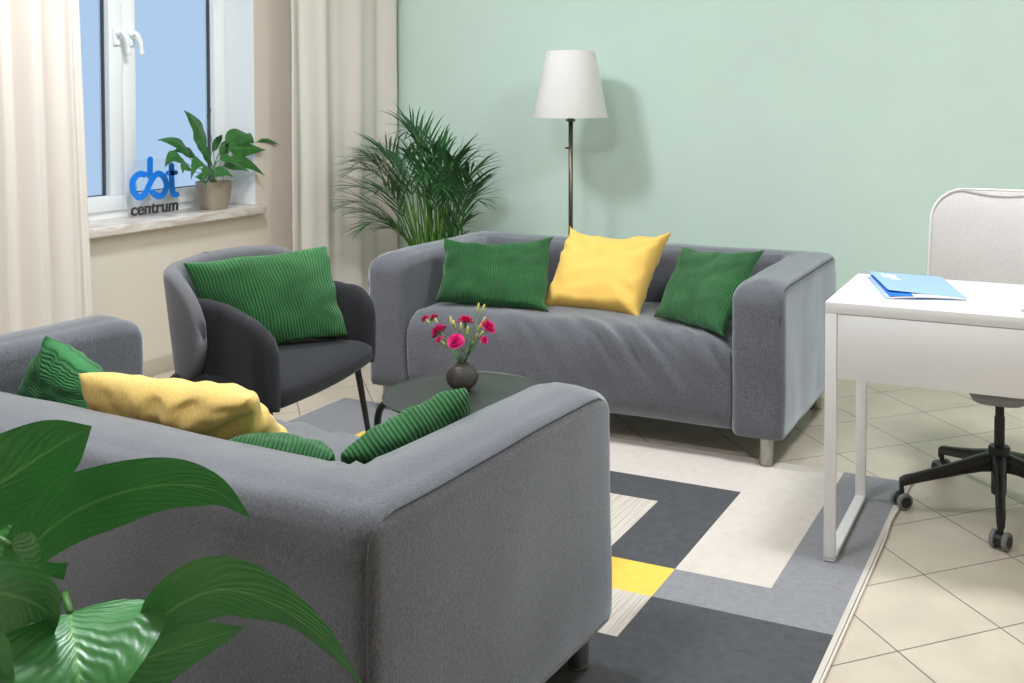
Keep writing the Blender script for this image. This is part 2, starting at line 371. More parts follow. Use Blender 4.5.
# ------------------------------------------------------------------ room
XL, XR, YF, YB, ZC = -4.0, 1.9, -1.6, 5.12, 2.7
WX = -4.2           # plane of the window
WY0, WY1, WZ0, WZ1 = 2.885, 4.213, .742, 2.25
bx('floor', M['tile'], (XL-.35, YF-.1, -.08, XR+.1, YB+.1, 0), kind='structure')
bx('ceiling', M['ceiling'], (XL-.35, YF-.1, ZC, XR+.1, YB+.1, ZC+.1), kind='structure')
bx('wall_back', M['green_wall'], (XL-.35, YB, 0, XR+.1, YB+.12, ZC), kind='structure')
bx('wall_right', M['cream_wall'], (XR, YF, 0, XR+.1, YB, ZC), kind='structure')
bx('wall_front', M['cream_wall'], (XL, YF-.1, 0, XR, YF, ZC), kind='structure')
bx('wall_left', M['cream_wall'], [(XL-.34, YF-.1, 0, XL, WY0, ZC), (XL-.34, WY1, 0, XL, YB, ZC), (XL-.34, WY0, 0, XL, WY1, WZ0-.043), (XL-.34, WY0, WZ1, XL, WY1, ZC)], kind='structure')
bx('baseboard_left', M['base'], (XL, YF, 0, XL+.012, YB, .08), kind='structure', bev=.002)
bx('baseboard_back', M['base'], (XL+.012, YB-.012, 0, XR, YB, .08), kind='structure', bev=.002)
# window
w = empty('window_1', (WX, (WY0+WY1)/2, WZ0)); w['kind'] = 'structure'
def wloc(o): o.location = -V(w.location); return o
d0 = WX-.07
wloc(bx('window_frame', M['pvc'], [(d0, WY0-.01, WZ0-.04, WX, WY1+.01, WZ0+.048), (d0, WY0-.01, WZ1-.045, WX, WY1+.01, WZ1+.01), (d0, WY0-.01, WZ0, WX, WY0+.035, WZ1), (d0, WY1-.035, WZ0, WX, WY1+.01, WZ1)], w, bev=.003))
MY = 3.552
for (a, b) in ((WY0+.018, MY-.002), (MY+.002, WY1-.018)):
    z0, z1 = WZ0+.034, WZ1-.03; fw_ = .073; X0, X1 = WX-.055, WX+.016
    s = wloc(bx('sash', M['pvc'], [(X0, a, z0, X1, b, z0+fw_), (X0, a, z1-fw_, X1, b, z1), (X0, a, z0+fw_-.001, X1, a+fw_, z1-fw_+.001), (X0, b-fw_, z0+fw_-.001, X1, b, z1-fw_+.001)], w, bev=.006))
    g = .004
    gk = bx('gasket', M['gasket'], [(X0+.02, a+fw_, z0+fw_, X0+.04, a+fw_+g, z1-fw_), (X0+.02, b-fw_-g, z0+fw_, X0+.04, b-fw_, z1-fw_), (X0+.02, a+fw_, z0+fw_, X0+.04, b-fw_, z0+fw_+g), (X0+.02, a+fw_, z1-fw_-g, X0+.04, b-fw_, z1-fw_)], s)
    bx('pane', M['glass'], (X0+.028, a+fw_, z0+fw_, X0+.034, b-fw_, z1-fw_), s)
    hy = (b-.036) if a < 3 else (a+.036); hz = 1.60; sg = 1
    hb = bmesh.new(); rbox(hb, (X1+.005, hy, hz), (.014, .036, .085), .005, .05, k=3)
    tube(hb, [(X1+.006, hy, hz+.012), (X1+.035, hy, hz+.012)], .010, 12)
    tube(hb, catmull([(X1+.034, hy-.004*sg, hz+.02), (X1+.042, hy+.008*sg, hz+.012), (X1+.043, hy+.028*sg, hz-.028), (X1+.043, hy+.036*sg, hz-.085)], 5), [.012]*6+[.0135]*5+[.011]*5, 12)
    link('handle', hb, M['pvc'], s)
# sill
bx('trim_1', M['marble'], (WX-.01, WY0-.02, WZ0-.043, XL+.06, WY1+.024, WZ0), kind='structure', bev=.006)

for i_, (a_, b_) in enumerate(((WY0, WY0+.004), (WY1-.004, WY1))): bx('trim_%d' % (i_+2), M['pvc'], (WX+.001, a_, WZ0+.001, XL+.001, b_, WZ1), kind='structure')
# ------------------------------------------------------------------ curtains
def curtain(name, pts, phase, wl, amp, label, flare=0.):
    """pts: plan polyline of the rail line (x,y); folds run along it"""
    bm = bmesh.new(); path = []
    L_ = 0; P = [V(p) for p in pts]; seg = [(P[i+1]-P[i]).length for i in range(len(P)-1)]; tot = sum(seg)
    n = int(tot/.006); zs = [.02, .15, .35, .6, .85, 1.1, 1.35, 1.6, 1.9, 2.2, 2.5, 2.62]
    grid = []
    for z in zs:
        row = []
        for i in range(n+1):
            s = tot*i/n; k = 0; r = s
            while k < len(seg)-1 and r > seg[k]: r -= seg[k]; k += 1
            p = P[k].lerp(P[k+1], min(1, r/seg[k])); t = (P[k+1]-P[k]).normalized(); nn = V((t.y, -t.x))
            w_ = 1+flare*(2.62-z)/2.6
            ph = 2*PI*s/wl+phase+.9*noise.noise(V((s*3+7, z*.35, phase)))
            a = amp*(.75+.5*noise.noise(V((s*2.3, 3+z*.2, phase))))
            o = a*math.sin(ph)+.3*a*math.sin(2.3*ph+1+z*.3)+.006*noise.noise(V((s*9, z*1.6, 1)))
            q = P[0].lerp(P[0], 1)+(p-P[0])*w_
            sl = .25*a*math.sin(2*ph)
            row.append(bm.verts.new((q.x+nn.x*o+t.x*sl, q.y+nn.y*o+t.y*sl, z)))
        grid.append(row)
    for a, b in zip(grid, grid[1:]):
        for i in range(n): bm.faces.new((a[i], a[i+1], b[i+1], b[i]))
    o = link(name, bm, M['curtain']); so = o.modifiers.new('thick', 'SOLIDIFY'); so.thickness = .0025
    return o
root = empty('curtain', (-3.8, 2.75, 0)); c1 = curtain('cloth', [(-3.80, 2.35), (-3.80, 3.01)], .9, .14, .034, '', .12); c1.parent = root; c1.location = -V(root.location)
hm = bmesh.new(); box(hm, -3.84, 2.44, 2.60, -3.76, 3.05, 2.63, .004); h_ = link('heading_tape', hm, M['curtain'], root); h_.location = -V(root.location)
tag(root, 'pale linen curtain hanging left of the window at the photo edge', 'curtain', 'linen curtains')
root = empty('curtain', (-3.78, 4.68, 0)); c2 = curtain('cloth', [(-3.80, 4.25), (-3.80, 4.62), (-3.74, 5.07)], 2.4, .30, .030, '', .0); c2.parent = root; c2.location = -V(root.location)
hm = bmesh.new(); box(hm, -3.84, 4.26, 2.60, -3.76, 5.05, 2.63, .004); h_ = link('heading_tape', hm, M['curtain'], root); h_.location = -V(root.location)
tag(root, 'pale linen curtain in the room corner behind the feathery palm', 'curtain', 'linen curtains')
cr_ = bmesh.new(); box(cr_, -3.815, 2.2, 2.63, -3.785, 5.1, 2.70, .004)
tag(link('curtain_rail', cr_, M['rod'], auto=40), 'white ceiling rail carrying both linen curtains', 'curtain rail')

# ------------------------------------------------------------------ rug
RX0, RX1, RY0, RY1 = -2.925, -.54, .15, 3.605
rug = empty('rug', (0, 0, 0))
tag(rug, 'grey, cream, charcoal and yellow block patterned rug between the sofas', 'rug')
def flat(name, m, rects, z0=.0, z1=.006): 
    for a, b, c, d in rects: bx(name, m, (a, b, z0, c, d, z1), rug)
flat('grey_field', M['rug_grey'], [(-.747, 2.672, RX1, RY1), (-1.024, 2.50, RX1, 2.672), (RX0, 3.285, -2.35, RY1), (RX0, 3.13, -2.571, 3.285)])
flat('cream_field', M['rug_cream'], [(-1.024, 2.672, -.747, RY1), (-2.35, 3.285, -1.024, RY1), (RX0, 2.3, -2.35, 3.13)])
flat('charcoal_field', M['rug_dark'], [(RX0, RY0, RX1, 2.277), (-1.024, 2.277, RX1, 2.50), (-1.248, 2.672, -1.024, 3.10), (-2.1, 3.10, -1.024, 3.285), (RX0, 2.277, -2.1, 2.3)])
flat('yellow_square', M['rug_yellow'], [(-1.248, 2.50, -1.024, 2.672), (-2.571, 3.13, -2.35, 3.285)])
flat('striped_cream_field', M['rug_stripe'], [(-2.1, 2.277, -1.024, 2.50), (-2.1, 2.50, -1.248, 3.10), (-2.35, 2.3, -2.1, 3.285)])
flat('binding', M['rug_edge'], [(RX1, RY0, RX1+.014, RY1), (RX0-.006, RY0, RX0, RY1), (RX0, RY1, RX1, RY1+.003)], 0, .007)
bm = bmesh.new(); pts = [(RX1+.02, .9, .006), (RX1+.021, 1.6, .006), (RX1+.021, 2.2, .006), (RX1+.022, 2.7, .006), (RX1+.021, 3.1, .006), (RX1+.016, 3.25, .008), (RX1+.024, 3.42, .006), (RX1+.022, 3.56, .006), (RX1+.03, 3.62, .006)]
tube(bm, [p+V((-.002, 0, -.0015)) for p in catmull(pts, 8)], .0042, 8)
tag(link('cable', bm, M['cable']), 'thin white cable running along the right edge of the rug', 'cable')

# ------------------------------------------------------------------ sofas
def make_sofa(seedv, W=1.785, D=.88, H=.66, aw=.192, wr=1.):
    root = empty('sofa'); zb = .108
    off = V((seedv*11.3, seedv*5.1, 0))
    def cloth(amp, sc_=4., st=(1, 1, 1)):
        def g(q): 
            p = V((q.x*st[0], q.y*st[1], q.z*st[2]))+off
            return amp*fbm(p, sc_, 3)
        return g
    # one continuous U of cover round the back and both arms, cut into its parts afterwards
    bt = .20; gx = cloth(.006, 3.2, (1, 1, .5)); rc = .035; hw, hd = W/2, D/2
    corners = [(-hw, -hd, 1), (-hw+aw, -hd, 1), (-hw+aw, hd-bt, -1), (hw-aw, hd-bt, -1), (hw-aw, -hd, 1), (hw, -hd, 1), (hw, hd, 1), (-hw, hd, 1)]
    nc = len(corners); NA = 5
    def outline(d):
        C2 = []
        for i in range(nc):
            p0, p1, p2 = [V(corners[(i+k) % nc][:2]) for k in (-1, 0, 1)]
            e1 = (p1-p0).normalized(); e2 = (p2-p1).normalized(); n1 = V((-e1.y, e1.x)); n2 = V((-e2.y, e2.x))
            c = p1+(n1+n2)*d; cv = corners[i][2]; r = max(.0015, rc-d) if cv > 0 else rc*.6+d*.8
            r = min(r, .09)
            C2.append((c, e1, e2, r))
        out = []
        for i in range(nc):
            c, e1, e2, r = C2[i]; A = c-e1*r; B = c+e2*r
            for k in range(NA+1):
                t = k/NA*PI/2; out.append(A+e1*r*math.sin(t)+e2*r*(1-math.cos(t)))
            cn, f1, f2, rn = C2[(i+1) % nc]; E_ = cn-f1*rn; L0 = (V(corners[(i+1) % nc][:2])-V(corners[i][:2])).length; m_ = max(2, int(L0/.035))
            for k in range(1, m_): out.append(B.lerp(E_, k/m_))
        return out
    rt = .045; lv = [(.045, zb+.004), (.02, zb), (.006, zb+.004), (0, zb+.02)]
    nz = 13
    for k in range(1, nz+1): lv.append((0, zb+.02+(H-rt-zb-.02)*k/nz))
    for k in range(1, 7): a_ = PI/2*k/6; lv.append((rt*(1-math.cos(a_)), H-rt+rt*math.sin(a_)))
    for d_, z_ in ((.055, .003), (.066, .006), (.078, .008), (.087, .009)): lv.append((d_, H+z_))
    def dfm(p):
        x, y, z = p; q = V((x, y, z)); n1 = gx(q); n2 = gx(V((z, x, y))); t = (z-zb)/(H-zb)
        ox = (1 if x > 0 else -1) if abs(x) > hw-aw*.5 else 0
        wob = .005*math.sin(z*24+y*4+x*3)*max(0, .45-t)
        x2 = x+n1*.9+ox*(.005*(1-t*t))+wob*ox; y2 = y+n2*.9+(wob if y > hd-.08 or y < -hd+.05 else 0)
        z2 = z+gx(V((y, x, 2)))*.5*t
        if y < -hd*.75 and t > .6: z2 -= .030*((-y/hd-.75)/.25)**2
        # sag of the back between the arms, and pull folds where arm and back meet
        e = min(1, abs(x)/(hw-aw)); 
        if y > hd-bt-.02 and abs(x) < hw-aw+.05: z2 -= .006*(1-e*e)*t; y2 -= (.014*(1-e*e)*max(0, t) if y < hd-bt/2 else 0)
        cx = (abs(x)-(hw-aw)); cy = y-(hd-bt); s_ = (cx+cy*.9); dd = abs(cx*.9-cy)
        if t > .5 and abs(cx) < .16 and -.1 < cy < .2:
            w_ = math.exp(-(dd/.06)**2)*math.exp(-(max(0, s_)/.12)**2)*(t-.5)*2
            z2 += .006*w_*math.sin((cx*.9-cy)*150+1+seedv); x2 += .004*w_*math.cos((cx-cy)*120)
        return V((x2, y2, z2))
    full = bmesh.new(); rings = []
    for d_, z_ in lv: rings.append([full.verts.new(dfm((p.x, p.y, z_))) for p in outline(d_)])
    np_ = len(rings[0]); cen = {}
    for ra, rb in zip(rings, rings[1:]):
        for k in range(np_):
            full.faces.new((ra[k], ra[(k+1) % np_], rb[(k+1) % np_], rb[k]))
    for rg, rev in ((rings[0], True), (rings[-1], False)):
        fs_ = bmesh.ops.triangle_fill(full, use_beauty=True, edges=[full.edges.get((rg[k], rg[(k+1) % np_])) for k in range(np_)])
    bmesh.ops.recalc_face_normals(full, faces=full.faces); full.normal_update(); full.verts.index_update()
    def region(f):
        c = f.calc_center_median()
        if c.x < -hw+aw: return 0
        if c.x > hw-aw: return 1
        return 2
    parts = [[], [], []]
    for f in full.faces: parts[region(f)].append(f)
    seams = []
    for nm, fl_ in zip(('armrest', 'armrest', 'backrest'), parts):
        vi = {}; co = []; nr = []; fc = []
        for f in fl_:
            row = []
            for v in f.verts:
                if v not in vi: vi[v] = len(co); co.append(v.co.copy()); nr.append(v.normal.copy())
                row.append(vi[v])
            fc.append(row)
        me = bpy.data.meshes.new(nm); me.from_pydata(co, [], fc); me.materials.append(M['sofa'])
        for p in me.polygons: p.use_smooth = True
        me.normals_split_custom_set_from_vertices([tuple(n_) for n_ in nr])
        o = bpy.data.objects.new(nm, me); COL.objects.link(o); o.parent = root; seams.append(o)
    full.free()
    for k, sx in ((0, -1), (1, 1)):   # stitched seam along the outer top edge and down the front
        sm = bmesh.new(); zt_ = H-.018; xo = sx*(hw-.0085)
        P_ = [(xo, hd-.035-.22*i/8*3.2, zt_) for i in range(9)]
        P_ = [(xo, hd-.004, H-.40), (xo, hd-.004, H-.22), (xo, hd-.005, H-.10), (xo, hd-.012, H-.055), (xo, hd-.030, H-.028)]+[(xo, hd-.07-(D-.14)*i/14, zt_) for i in range(15)]+[(xo-sx*.001, -hd+.045, zt_-.006), (xo-sx*.003, -hd+.018, zt_-.035), (xo-sx*.006, -hd+.006, zt_-.09)]
        P2 = []
        for p in P_:
            q = dfm(p); P2.append(q+V((sx*.0010, 0, .0008)))
        tube(sm, P2, .0024, 6); link('seam', sm, M['seam'], seams[k])
    # seat with draped cover
    bm = bmesh.new(); ws = W-2*aw+.02; ds = D-bt+.06; ZT = .418; hs = ZT-zb
    def fs(q, h):
        ex = abs(q.x)/h[0]; p = V((q.x, q.y, q.z))+off
        z, y = q.z, q.y
        top = 1/(1+math.exp(-(q.z-h[2]*.45)*40)); front = 1/(1+math.exp((q.y+h[1]-.10)*40))
        # crown and hollows of the stuffed seat
        z += top*(.012*(1-ex**4)+.020*(1-((q.y+h[1]*.35)/(h[1]*1.3))**2)-.02*max(0, q.y/h[1]))
        z += top*(.010*fbm(p, 3.2, 2)) 
        # drag wrinkles running diagonally over the front edge
        d = (q.x*1.0+q.z*.9+q.y*.9)
        wv = noise.noise(V((d*15+off.x, (q.x-q.z-q.y)*2.2, 3)))
        wv2 = noise.noise(V((d*32+off.x, (q.x-q.z-q.y)*3.2, 8)))
        near = math.exp(-((q.y+h[1])/.16)**2)*math.exp(-((q.z-h[2])/.13)**2)
        amp = (.026*wv+.013*wv2)*wr*near*(.5+.9*max(0, min(1, .5+q.x/h[0])))
        z += amp*top; y -= amp*front*1.0
        y -= front*(.012*math.sin((q.z/h[2]+1)*PI/2)+.008*fbm(p, 5, 2)*1.0)*1.0
        # pulled folds at both ends beside the arms
        e2 = max(0, (ex-.9)/.1); z -= top*.022*e2*e2; y += front*.008*e2
        return V((q.x, y, z))
    rbox(bm, (0, -D/2+ds/2+.008, (zb+ZT)/2), (ws, ds, hs), (.02, .085, .075), .018, fs, k=7)
    link('seat', bm, M['sofa'], root)
    for sx in (-1, 1):
        for ly in (-D/2+.056, D/2-.075):
            bm = bmesh.new(); lathe(bm, [(0, .004), (.024, .004), (.0255, .008), (.0255, .13), (0, .13)], (sx*(W/2-.07), ly, 0), 24)
            lathe(bm, [(0, 0), (.026, 0), (.026, .006), (0, .006)], (sx*(W/2-.07), ly, 0), 24)
            link('leg', bm, M['steel'], root, auto=40)
    return root
s1 = make_sofa(1.)
s1.location = (-1.842, 3.955, 0)
tag(s1, 'grey fabric sofa facing the camera against the green wall', 'sofa', 'grey two-seat sofas')
s2 = make_sofa(2., wr=.5, W=1.77, D=.86)
s2.location = (-1.887, 1.789, .0065); s2.rotation_euler = (0, 0, PI-.05)
tag(s2, 'grey fabric sofa in the foreground seen from behind', 'sofa', 'grey two-seat sofas')

# ------------------------------------------------------------------ cushions
def cushion(name, cs, T, m, label, group, n=34, pinch=.06, seedv=0., wrk=.006, sag=(0, 0, 0), back=1., ribs='v', wl=14, power=.42):
    """cs: TL, TR, BR, BL corners in the room; T: half thickness of the filling"""
    TL, TR, BR, BL = [V(c) for c in cs]; ctr = (TL+TR+BR+BL)/4
    root_loc = ctr; bm = bmesh.new(); uvl = bm.loops.layers.uv.new('UVMap')
    N_ = ((TR-TL)+(BR-BL)).cross((BL-TL)+(BR-TR)).normalized()
    if N_.dot(CP-ctr) < 0 and N_.dot(CP-ctr) < 0: N_ = -N_
    w = ((TR-TL).length+(BR-BL).length)/2; h = ((TL-BL).length+(TR-BR).length)/2
    U_ = ((TR-TL)+(BR-BL)).normalized(); W_ = ((TL-BL)+(TR-BR)).normalized()
    def pos(u, v, s):
        a = (u+1)/2; b = (v+1)/2
        pu = 1-0; uu = u*(1-pinch*(1-v**4)*(abs(u)**2)); vv = v*(1-pinch*1.2*(1-u**4)*(abs(v)**2))
        a = (uu+1)/2; b = (vv+1)/2
        p = BL.lerp(BR, a).lerp(TL.lerp(TR, a), b)
        prof = max(0, (1-abs(u)**2.6)*(1-abs(v)**2.6))**power
        t = T*prof*(1 if s > 0 else back)
        # creases radiating from corners and edges
        ed = max(abs(u), abs(v)); k = noise.noise(V((u*3+seedv*7, v*3, s*2+seedv)))
        r1 = noise.noise(V((math.atan2(v, u)*wl/3.0+seedv, ed*1.3, seedv*3+s)))
        t += wrk*(k*1.2+r1*1.6*ed**2)*min(1, prof*1.6)
        jit = .006*noise.noise(V((u*2+seedv*5, v*2, 9)))
        q = p + N_*(t*s) + U_*jit*2 + W_*jit + V(sag)*(1-u*u)*(v*.5+.5)
        return q-root_loc
    gr = {}
    def prm(i): 
        x = -1+2*i/n; return math.sin(x*PI/2)*.55+x*.45
    for s in (1, -1):
        for i in range(n+1):
            for j in range(n+1):
                if s < 0 and (i in (0, n) or j in (0, n)): gr[(s, i, j)] = gr[(1, i, j)]; continue
                gr[(s, i, j)] = bm.verts.new(pos(prm(i), prm(j), s))
        for i in range(n):
            for j in range(n):
                idx = [(i, j), (i+1, j), (i+1, j+1), (i, j+1)]
                if s < 0: idx = idx[::-1]
                f = bm.faces.new([gr[(s, *k)] for k in idx])
                for lp, (a, b) in zip(f.loops, idx):
                    lp[uvl].uv = ((prm(a)+1)/2*w, (prm(b)+1)/2*h)
    o = link(name, bm, m); o.location = root_loc
    tag(o, label, 'cushion', group); return o

ZS = .425   # seat plane of the sofas
def q(px, py, ax, val): return at(px, py, ax, val)
GC = 'green corduroy cushions'
cushion('corduroy_cushion', (q(444, 238, 'x', -2.47), q(554, 236, 'y', 4.09), q(549, 312, 'z', .455), q(434, 302, 'x', -2.47)), .06, M['cordG'],
        'green corduroy cushion at the left end of the sofa by the wall', GC, seedv=1, pinch=.07, sag=(0, 0, -.03))
cushion('throw_cushion', (q(569, 225, 'y', 4.10), q(672, 232, 'y', 4.08), q(642, 322, 'y', 3.80), q(536, 313, 'y', 3.80)), .095, M['yellow'],
        'bright yellow square cushion in the middle of the sofa by the wall', 'yellow cotton cushions', seedv=2, pinch=.14, wrk=.014, wl=22, sag=(0, 0, -.03))
cushion('corduroy_cushion', (q(682, 247, 'y', 4.10), q(765, 250, 'y', 4.07), q(723, 337, 'z', .455), q(653, 317, 'z', .46)), .055, M['cordG'],
        'green corduroy cushion at the right end of the sofa by the wall', GC, seedv=3, pinch=.08, sag=(0, 0, -.018))
cushion('corduroy_cushion', (at(183, 263, 'z', .775), at(327, 246, 'z', .775), at(348, 335, 'z', .455), at(216, 354, 'z', .445)), .05, M['cordH'],
        'large green corduroy cushion on the black armchair', GC, seedv=4, pinch=.03, n=40, wrk=.004)
cushion('corduroy_cushion', (at(46, 335, 'z', .71), at(99, 374, 'z', .60), at(110, 425, 'z', .46), at(10, 400, 'z', .50)), .06, corduroy('green_corduroy_cross', (66, 132, 80), .0085, 1),
        'green corduroy cushion with one corner up, at the far arm of the front sofa', GC, seedv=5, wrk=.008)
cushion('throw_cushion', (at(78, 374, 'z', .71), at(250, 398, 'z', .69), at(294, 447, 'z', .54), at(112, 458, 'z', .45)), .06, M['yellow2'],
        'creased mustard yellow cushion slumped behind the back of the front sofa', 'yellow cotton cushions', seedv=6, pinch=.04, wrk=.012)
cushion('corduroy_cushion', (at(222, 444, 'z', .64), at(334, 458, 'z', .64), at(342, 484, 'z', .50), at(230, 468, 'z', .50)), .05, M['cordG'],
        'green corduroy cushion barely showing over the back of the front sofa', GC, seedv=7)
cushion('corduroy_cushion', (at(341, 456, 'z', .66), at(466, 388, 'z', .72), at(478, 455, 'z', .48), at(362, 504, 'z', .46)), .05, M['cordG'],
        'green corduroy cushion leaning on the near arm of the front sofa', GC, seedv=8, pinch=.03)

# ------------------------------------------------------------------ armchair
def make_armchair():
    root = empty('armchair'); W2, D2 = .318, .185
    def plan(w, d, front, rc, n=24):
        pts = []
        for i in range(n+1): pts.append((front+(-d+rc-front)*i/n, -w, 0, -1))
        for i in range(1, n):
            a = PI/2*i/n; pts.append((-d+rc-rc*math.sin(a), -w+rc-rc*math.cos(a), -math.sin(a), -math.cos(a)))
        for i in range(n+1): pts.append((-d-.012*math.sin(PI*i/n), -w+rc+(2*w-2*rc)*i/n, -1, 0))
        for i in range(1, n):
            a = PI/2*(1-i/n); pts.append((-d+rc-rc*math.sin(a), w-rc+rc*math.cos(a), -math.sin(a), math.cos(a)))
        for i in range(n+1): pts.append((-d+rc+(front+d-rc)*i/n, w, 0, 1))
        return pts
    fr = .0
    def ell(x, x0, x1): t = max(0, min(1, (x-x0)/(x1-x0))); return math.sqrt(max(0, 1-t*t))
    def zt_b(p): return .575+.19*ell(p[0], -.13, fr)-.012*(abs(p[1])/W2)**3+.006*(1-abs(p[1])/W2)
    def zb_b(p): return .545-.185*ell(p[0], -.17, fr)
    pts = plan(W2, D2, fr, .19); bm = bmesh.new()
    def prof(i):
        a = zt_b(pts[i]); b = zb_b(pts[i]); r = min(.026, max(.004, (a-b)/2)); out = []
        for k in range(7): an = PI*k/6; out.append((math.cos(an)*r, a-r+math.sin(an)*r))
        for k in range(5): out.append((-r, a-r-(a-b-2*r)*(k+1)/6))
        for k in range(7): an = PI+PI*k/6; out.append((math.cos(an)*r, b+r+math.sin(an)*r))
        for k in range(5): out.append((r, b+r+(a-b-2*r)*(k+1)/6))
        return [(o+.10*(z-.55)*(1 if pts[i][2] else .4), z) for o, z in out]
    sweep_wall(bm, [((p[0], p[1]), (p[2], p[3])) for p in pts], prof); shell = link('backrest', bm, M['armgrey'], root)
    sm = bmesh.new(); tube(sm, catmull([(-D2+.004, 0, .66), (-D2-.004, 0, .73), (-D2-.016, 0, .762), (-D2-.034, 0, .7715), (-D2-.052, 0, .762), (-D2-.060, 0, .735)], 5), .0018, 6); link('seam', sm, M['armgrey'], shell)
    for sg in (-1, 1):
        bm = bmesh.new(); n = 34; rings = []
        for i in range(n+1):
            t = i/n; x = .262-.38*(t**1.35)
            if x > .145: top = .49+.135*math.sqrt(max(0, 1-((x-.145)/.118)**2))
            else: top = .625+.04*min(1, (.165-x)/.2)
            bot = .335
            y = sg*(W2-.010-.068*min(1, max(0, (.20-x)/.16))); th = .036*min(1, .35+t*6)
            ring = []
            for k in range(24):
                a = 2*PI*k/24; ca, sa = math.cos(a), math.sin(a)
                hh = (top-bot)/2; zz = (top+bot)/2+hh*(abs(sa)**.5)*(1 if sa > 0 else -1); yy = y+th*(abs(ca)**.7)*(1 if ca > 0 else -1)
                yy += sg*.012*((zz-.30)/.3)
                ring.append(bm.verts.new((x, yy, zz)))
            rings.append(ring)
        for a, b in zip(rings, rings[1:]):
            for k in range(24): bm.faces.new((a[k], a[(k+1) % 24], b[(k+1) % 24], b[k]))
        bm.faces.new(rings[0]); bm.faces.new(rings[-1][::-1])
        link('armrest', bm, M['armblack'], root)
    bm = bmesh.new()
    def fseat(q, h):
        x = q.x; y = q.y; e = y/h[1]
        x += .03*(1-e*e)*(1 if x > 0 else 0); z = q.z+(.014*(1-e*e)*(1-(q.x/h[0])**2) if q.z > 0 else 0)
        return V((x, y, z-.008*(x/h[0])))
    rbox(bm, (.055, 0, .381), (.42, .655, .088), (.06, .06, .035), .03, fseat); link('seat', bm, M['armblack'], root)
    sm = bmesh.new(); loop = [(.12, -.316, .404), (.20, -.314, .400), (.25, -.285, .397), (.272, -.2, .397), (.286, 0, .398), (.272, .2, .397), (.25, .285, .397), (.20, .314, .400), (.12, .316, .404)]
    tube(sm, catmull(loop, 6), .0035, 6); link('seam', sm, M['armblack'], root)
    bm = bmesh.new(); box(bm, -.13, -.28, .33, .215, .30, .35, .008); link('seat_frame', bm, M['black'], root)
    for (x, y, fx, fy) in ((.20, -.27, .225, -.29), (.20, .29, .245, .32), (-.11, -.20, -.13, -.22), (-.11, .20, -.13, .22)):
        bm = bmesh.new(); tube(bm, [(x, y, .345), (fx, fy, .004)], [.0125, .009], 12)
        l = link('leg', bm, M['black'], root, auto=40)
        f = bmesh.new(); lathe(f, [(0, 0), (.011, 0), (.011, .008), (0, .008)], (fx, fy, 0), 12); link('foot_cap', f, M['black'], l)
    return root
ac = make_armchair(); ac.location = (-2.585, 2.748, .0065); ac.rotation_euler = (0, 0, .172)
tag(ac, 'armchair with grey back shell and black arms and seat below the window', 'armchair')

# ------------------------------------------------------------------ coffee table
TX, TY, TZ, TR_ = -1.66, 2.585, .45, .236
tb = empty('coffee_table', (TX, TY, .006))
tag(tb, 'small round black tray table with bent tube legs between the sofas', 'coffee table')
bm = bmesh.new(); zt = TZ-.006
lathe(bm, [(0, zt-.012), (TR_-.03, zt-.012), (TR_-.006, zt-.008), (TR_, zt-.003), (TR_+.001, zt+.001), (TR_-.003, zt+.002), (TR_-.008, zt-.001), (TR_-.016, zt-.002), (0, zt-.002)], (0, 0, 0), 72)
link('tabletop', bm, M['tabletop'], tb, auto=35)
for k in range(3):
    a = math.radians(205+120*k); ca, sa = math.cos(a), math.sin(a)
    bm = bmesh.new(); ps = [(ca*.03, sa*.03, zt-.022), (ca*.13, sa*.13, zt-.022), (ca*.2, sa*.2, zt-.022), (ca*.235, sa*.235, zt-.032), (ca*.252, sa*.252, zt-.062), (ca*.256, sa*.256, zt-.12), (ca*.26, sa*.26, .2), (ca*.264, sa*.264, .0)]
    tube(bm, catmull(ps, 6), .0105, 12); link('leg', bm, M['black'], tb)
# vase
vz = TZ-.004
vs = empty('vase', (-1.685, 2.615, vz)); tag(vs, 'small round dark ribbed vase on the black tray table', 'vase')
bm = bmesh.new(); prof = [(0, .0), (.022, 0), (.026, .002)]
for k in range(1, 40):
    a = -1.15+ (2.25)*k/40; prof.append((.0475*math.cos(a)+.0011*math.sin(k*2.1), .0425+.040*math.sin(a)))
prof += [(.018, .080), (.0185, .084), (.016, .084), (.014, .078), (.03, .06), (.03, .02), (0, .01)]
lathe(bm, prof, (0, 0, 0), 40); link('body', bm, M['vase'], vs)
# carnations
def bloom(bm, c, r, up, seedv):
    rnd = random.Random(seedv); up = V(up).normalized()
    s = up.orthogonal().normalized(); t = up.cross(s)
    for ringi, (rr, hh, np_) in enumerate(((1., .05, 9), (.75, .35, 8), (.5, .6, 6), (.25, .75, 4))):
        for k in range(np_):
            a = 2*PI*k/np_+ringi*.5+rnd.uniform(-.2, .2); d = s*math.cos(a)+t*math.sin(a); tn = up.cross(d)
            n_ = 6; rows = []
            for j in range(4):
                f = j/3; row = []
                for i in range(n_+1):
                    w = (i/n_-.5)*2; ww = r*.55*(.15+.85*f)*w
                    fr_ = (.12*r*math.sin(i*3.1+k)) if j == 3 else 0
                    row.append(bm.verts.new(V(c)+d*(r*rr*f)+tn*ww+up*(r*hh*(f**.6)+fr_)+up*r*.1*abs(w)*f))
                rows.append(row)
            for x, y in zip(rows, rows[1:]):
                for i in range(n_): bm.faces.new((x[i], x[i+1], y[i+1], y[i]))
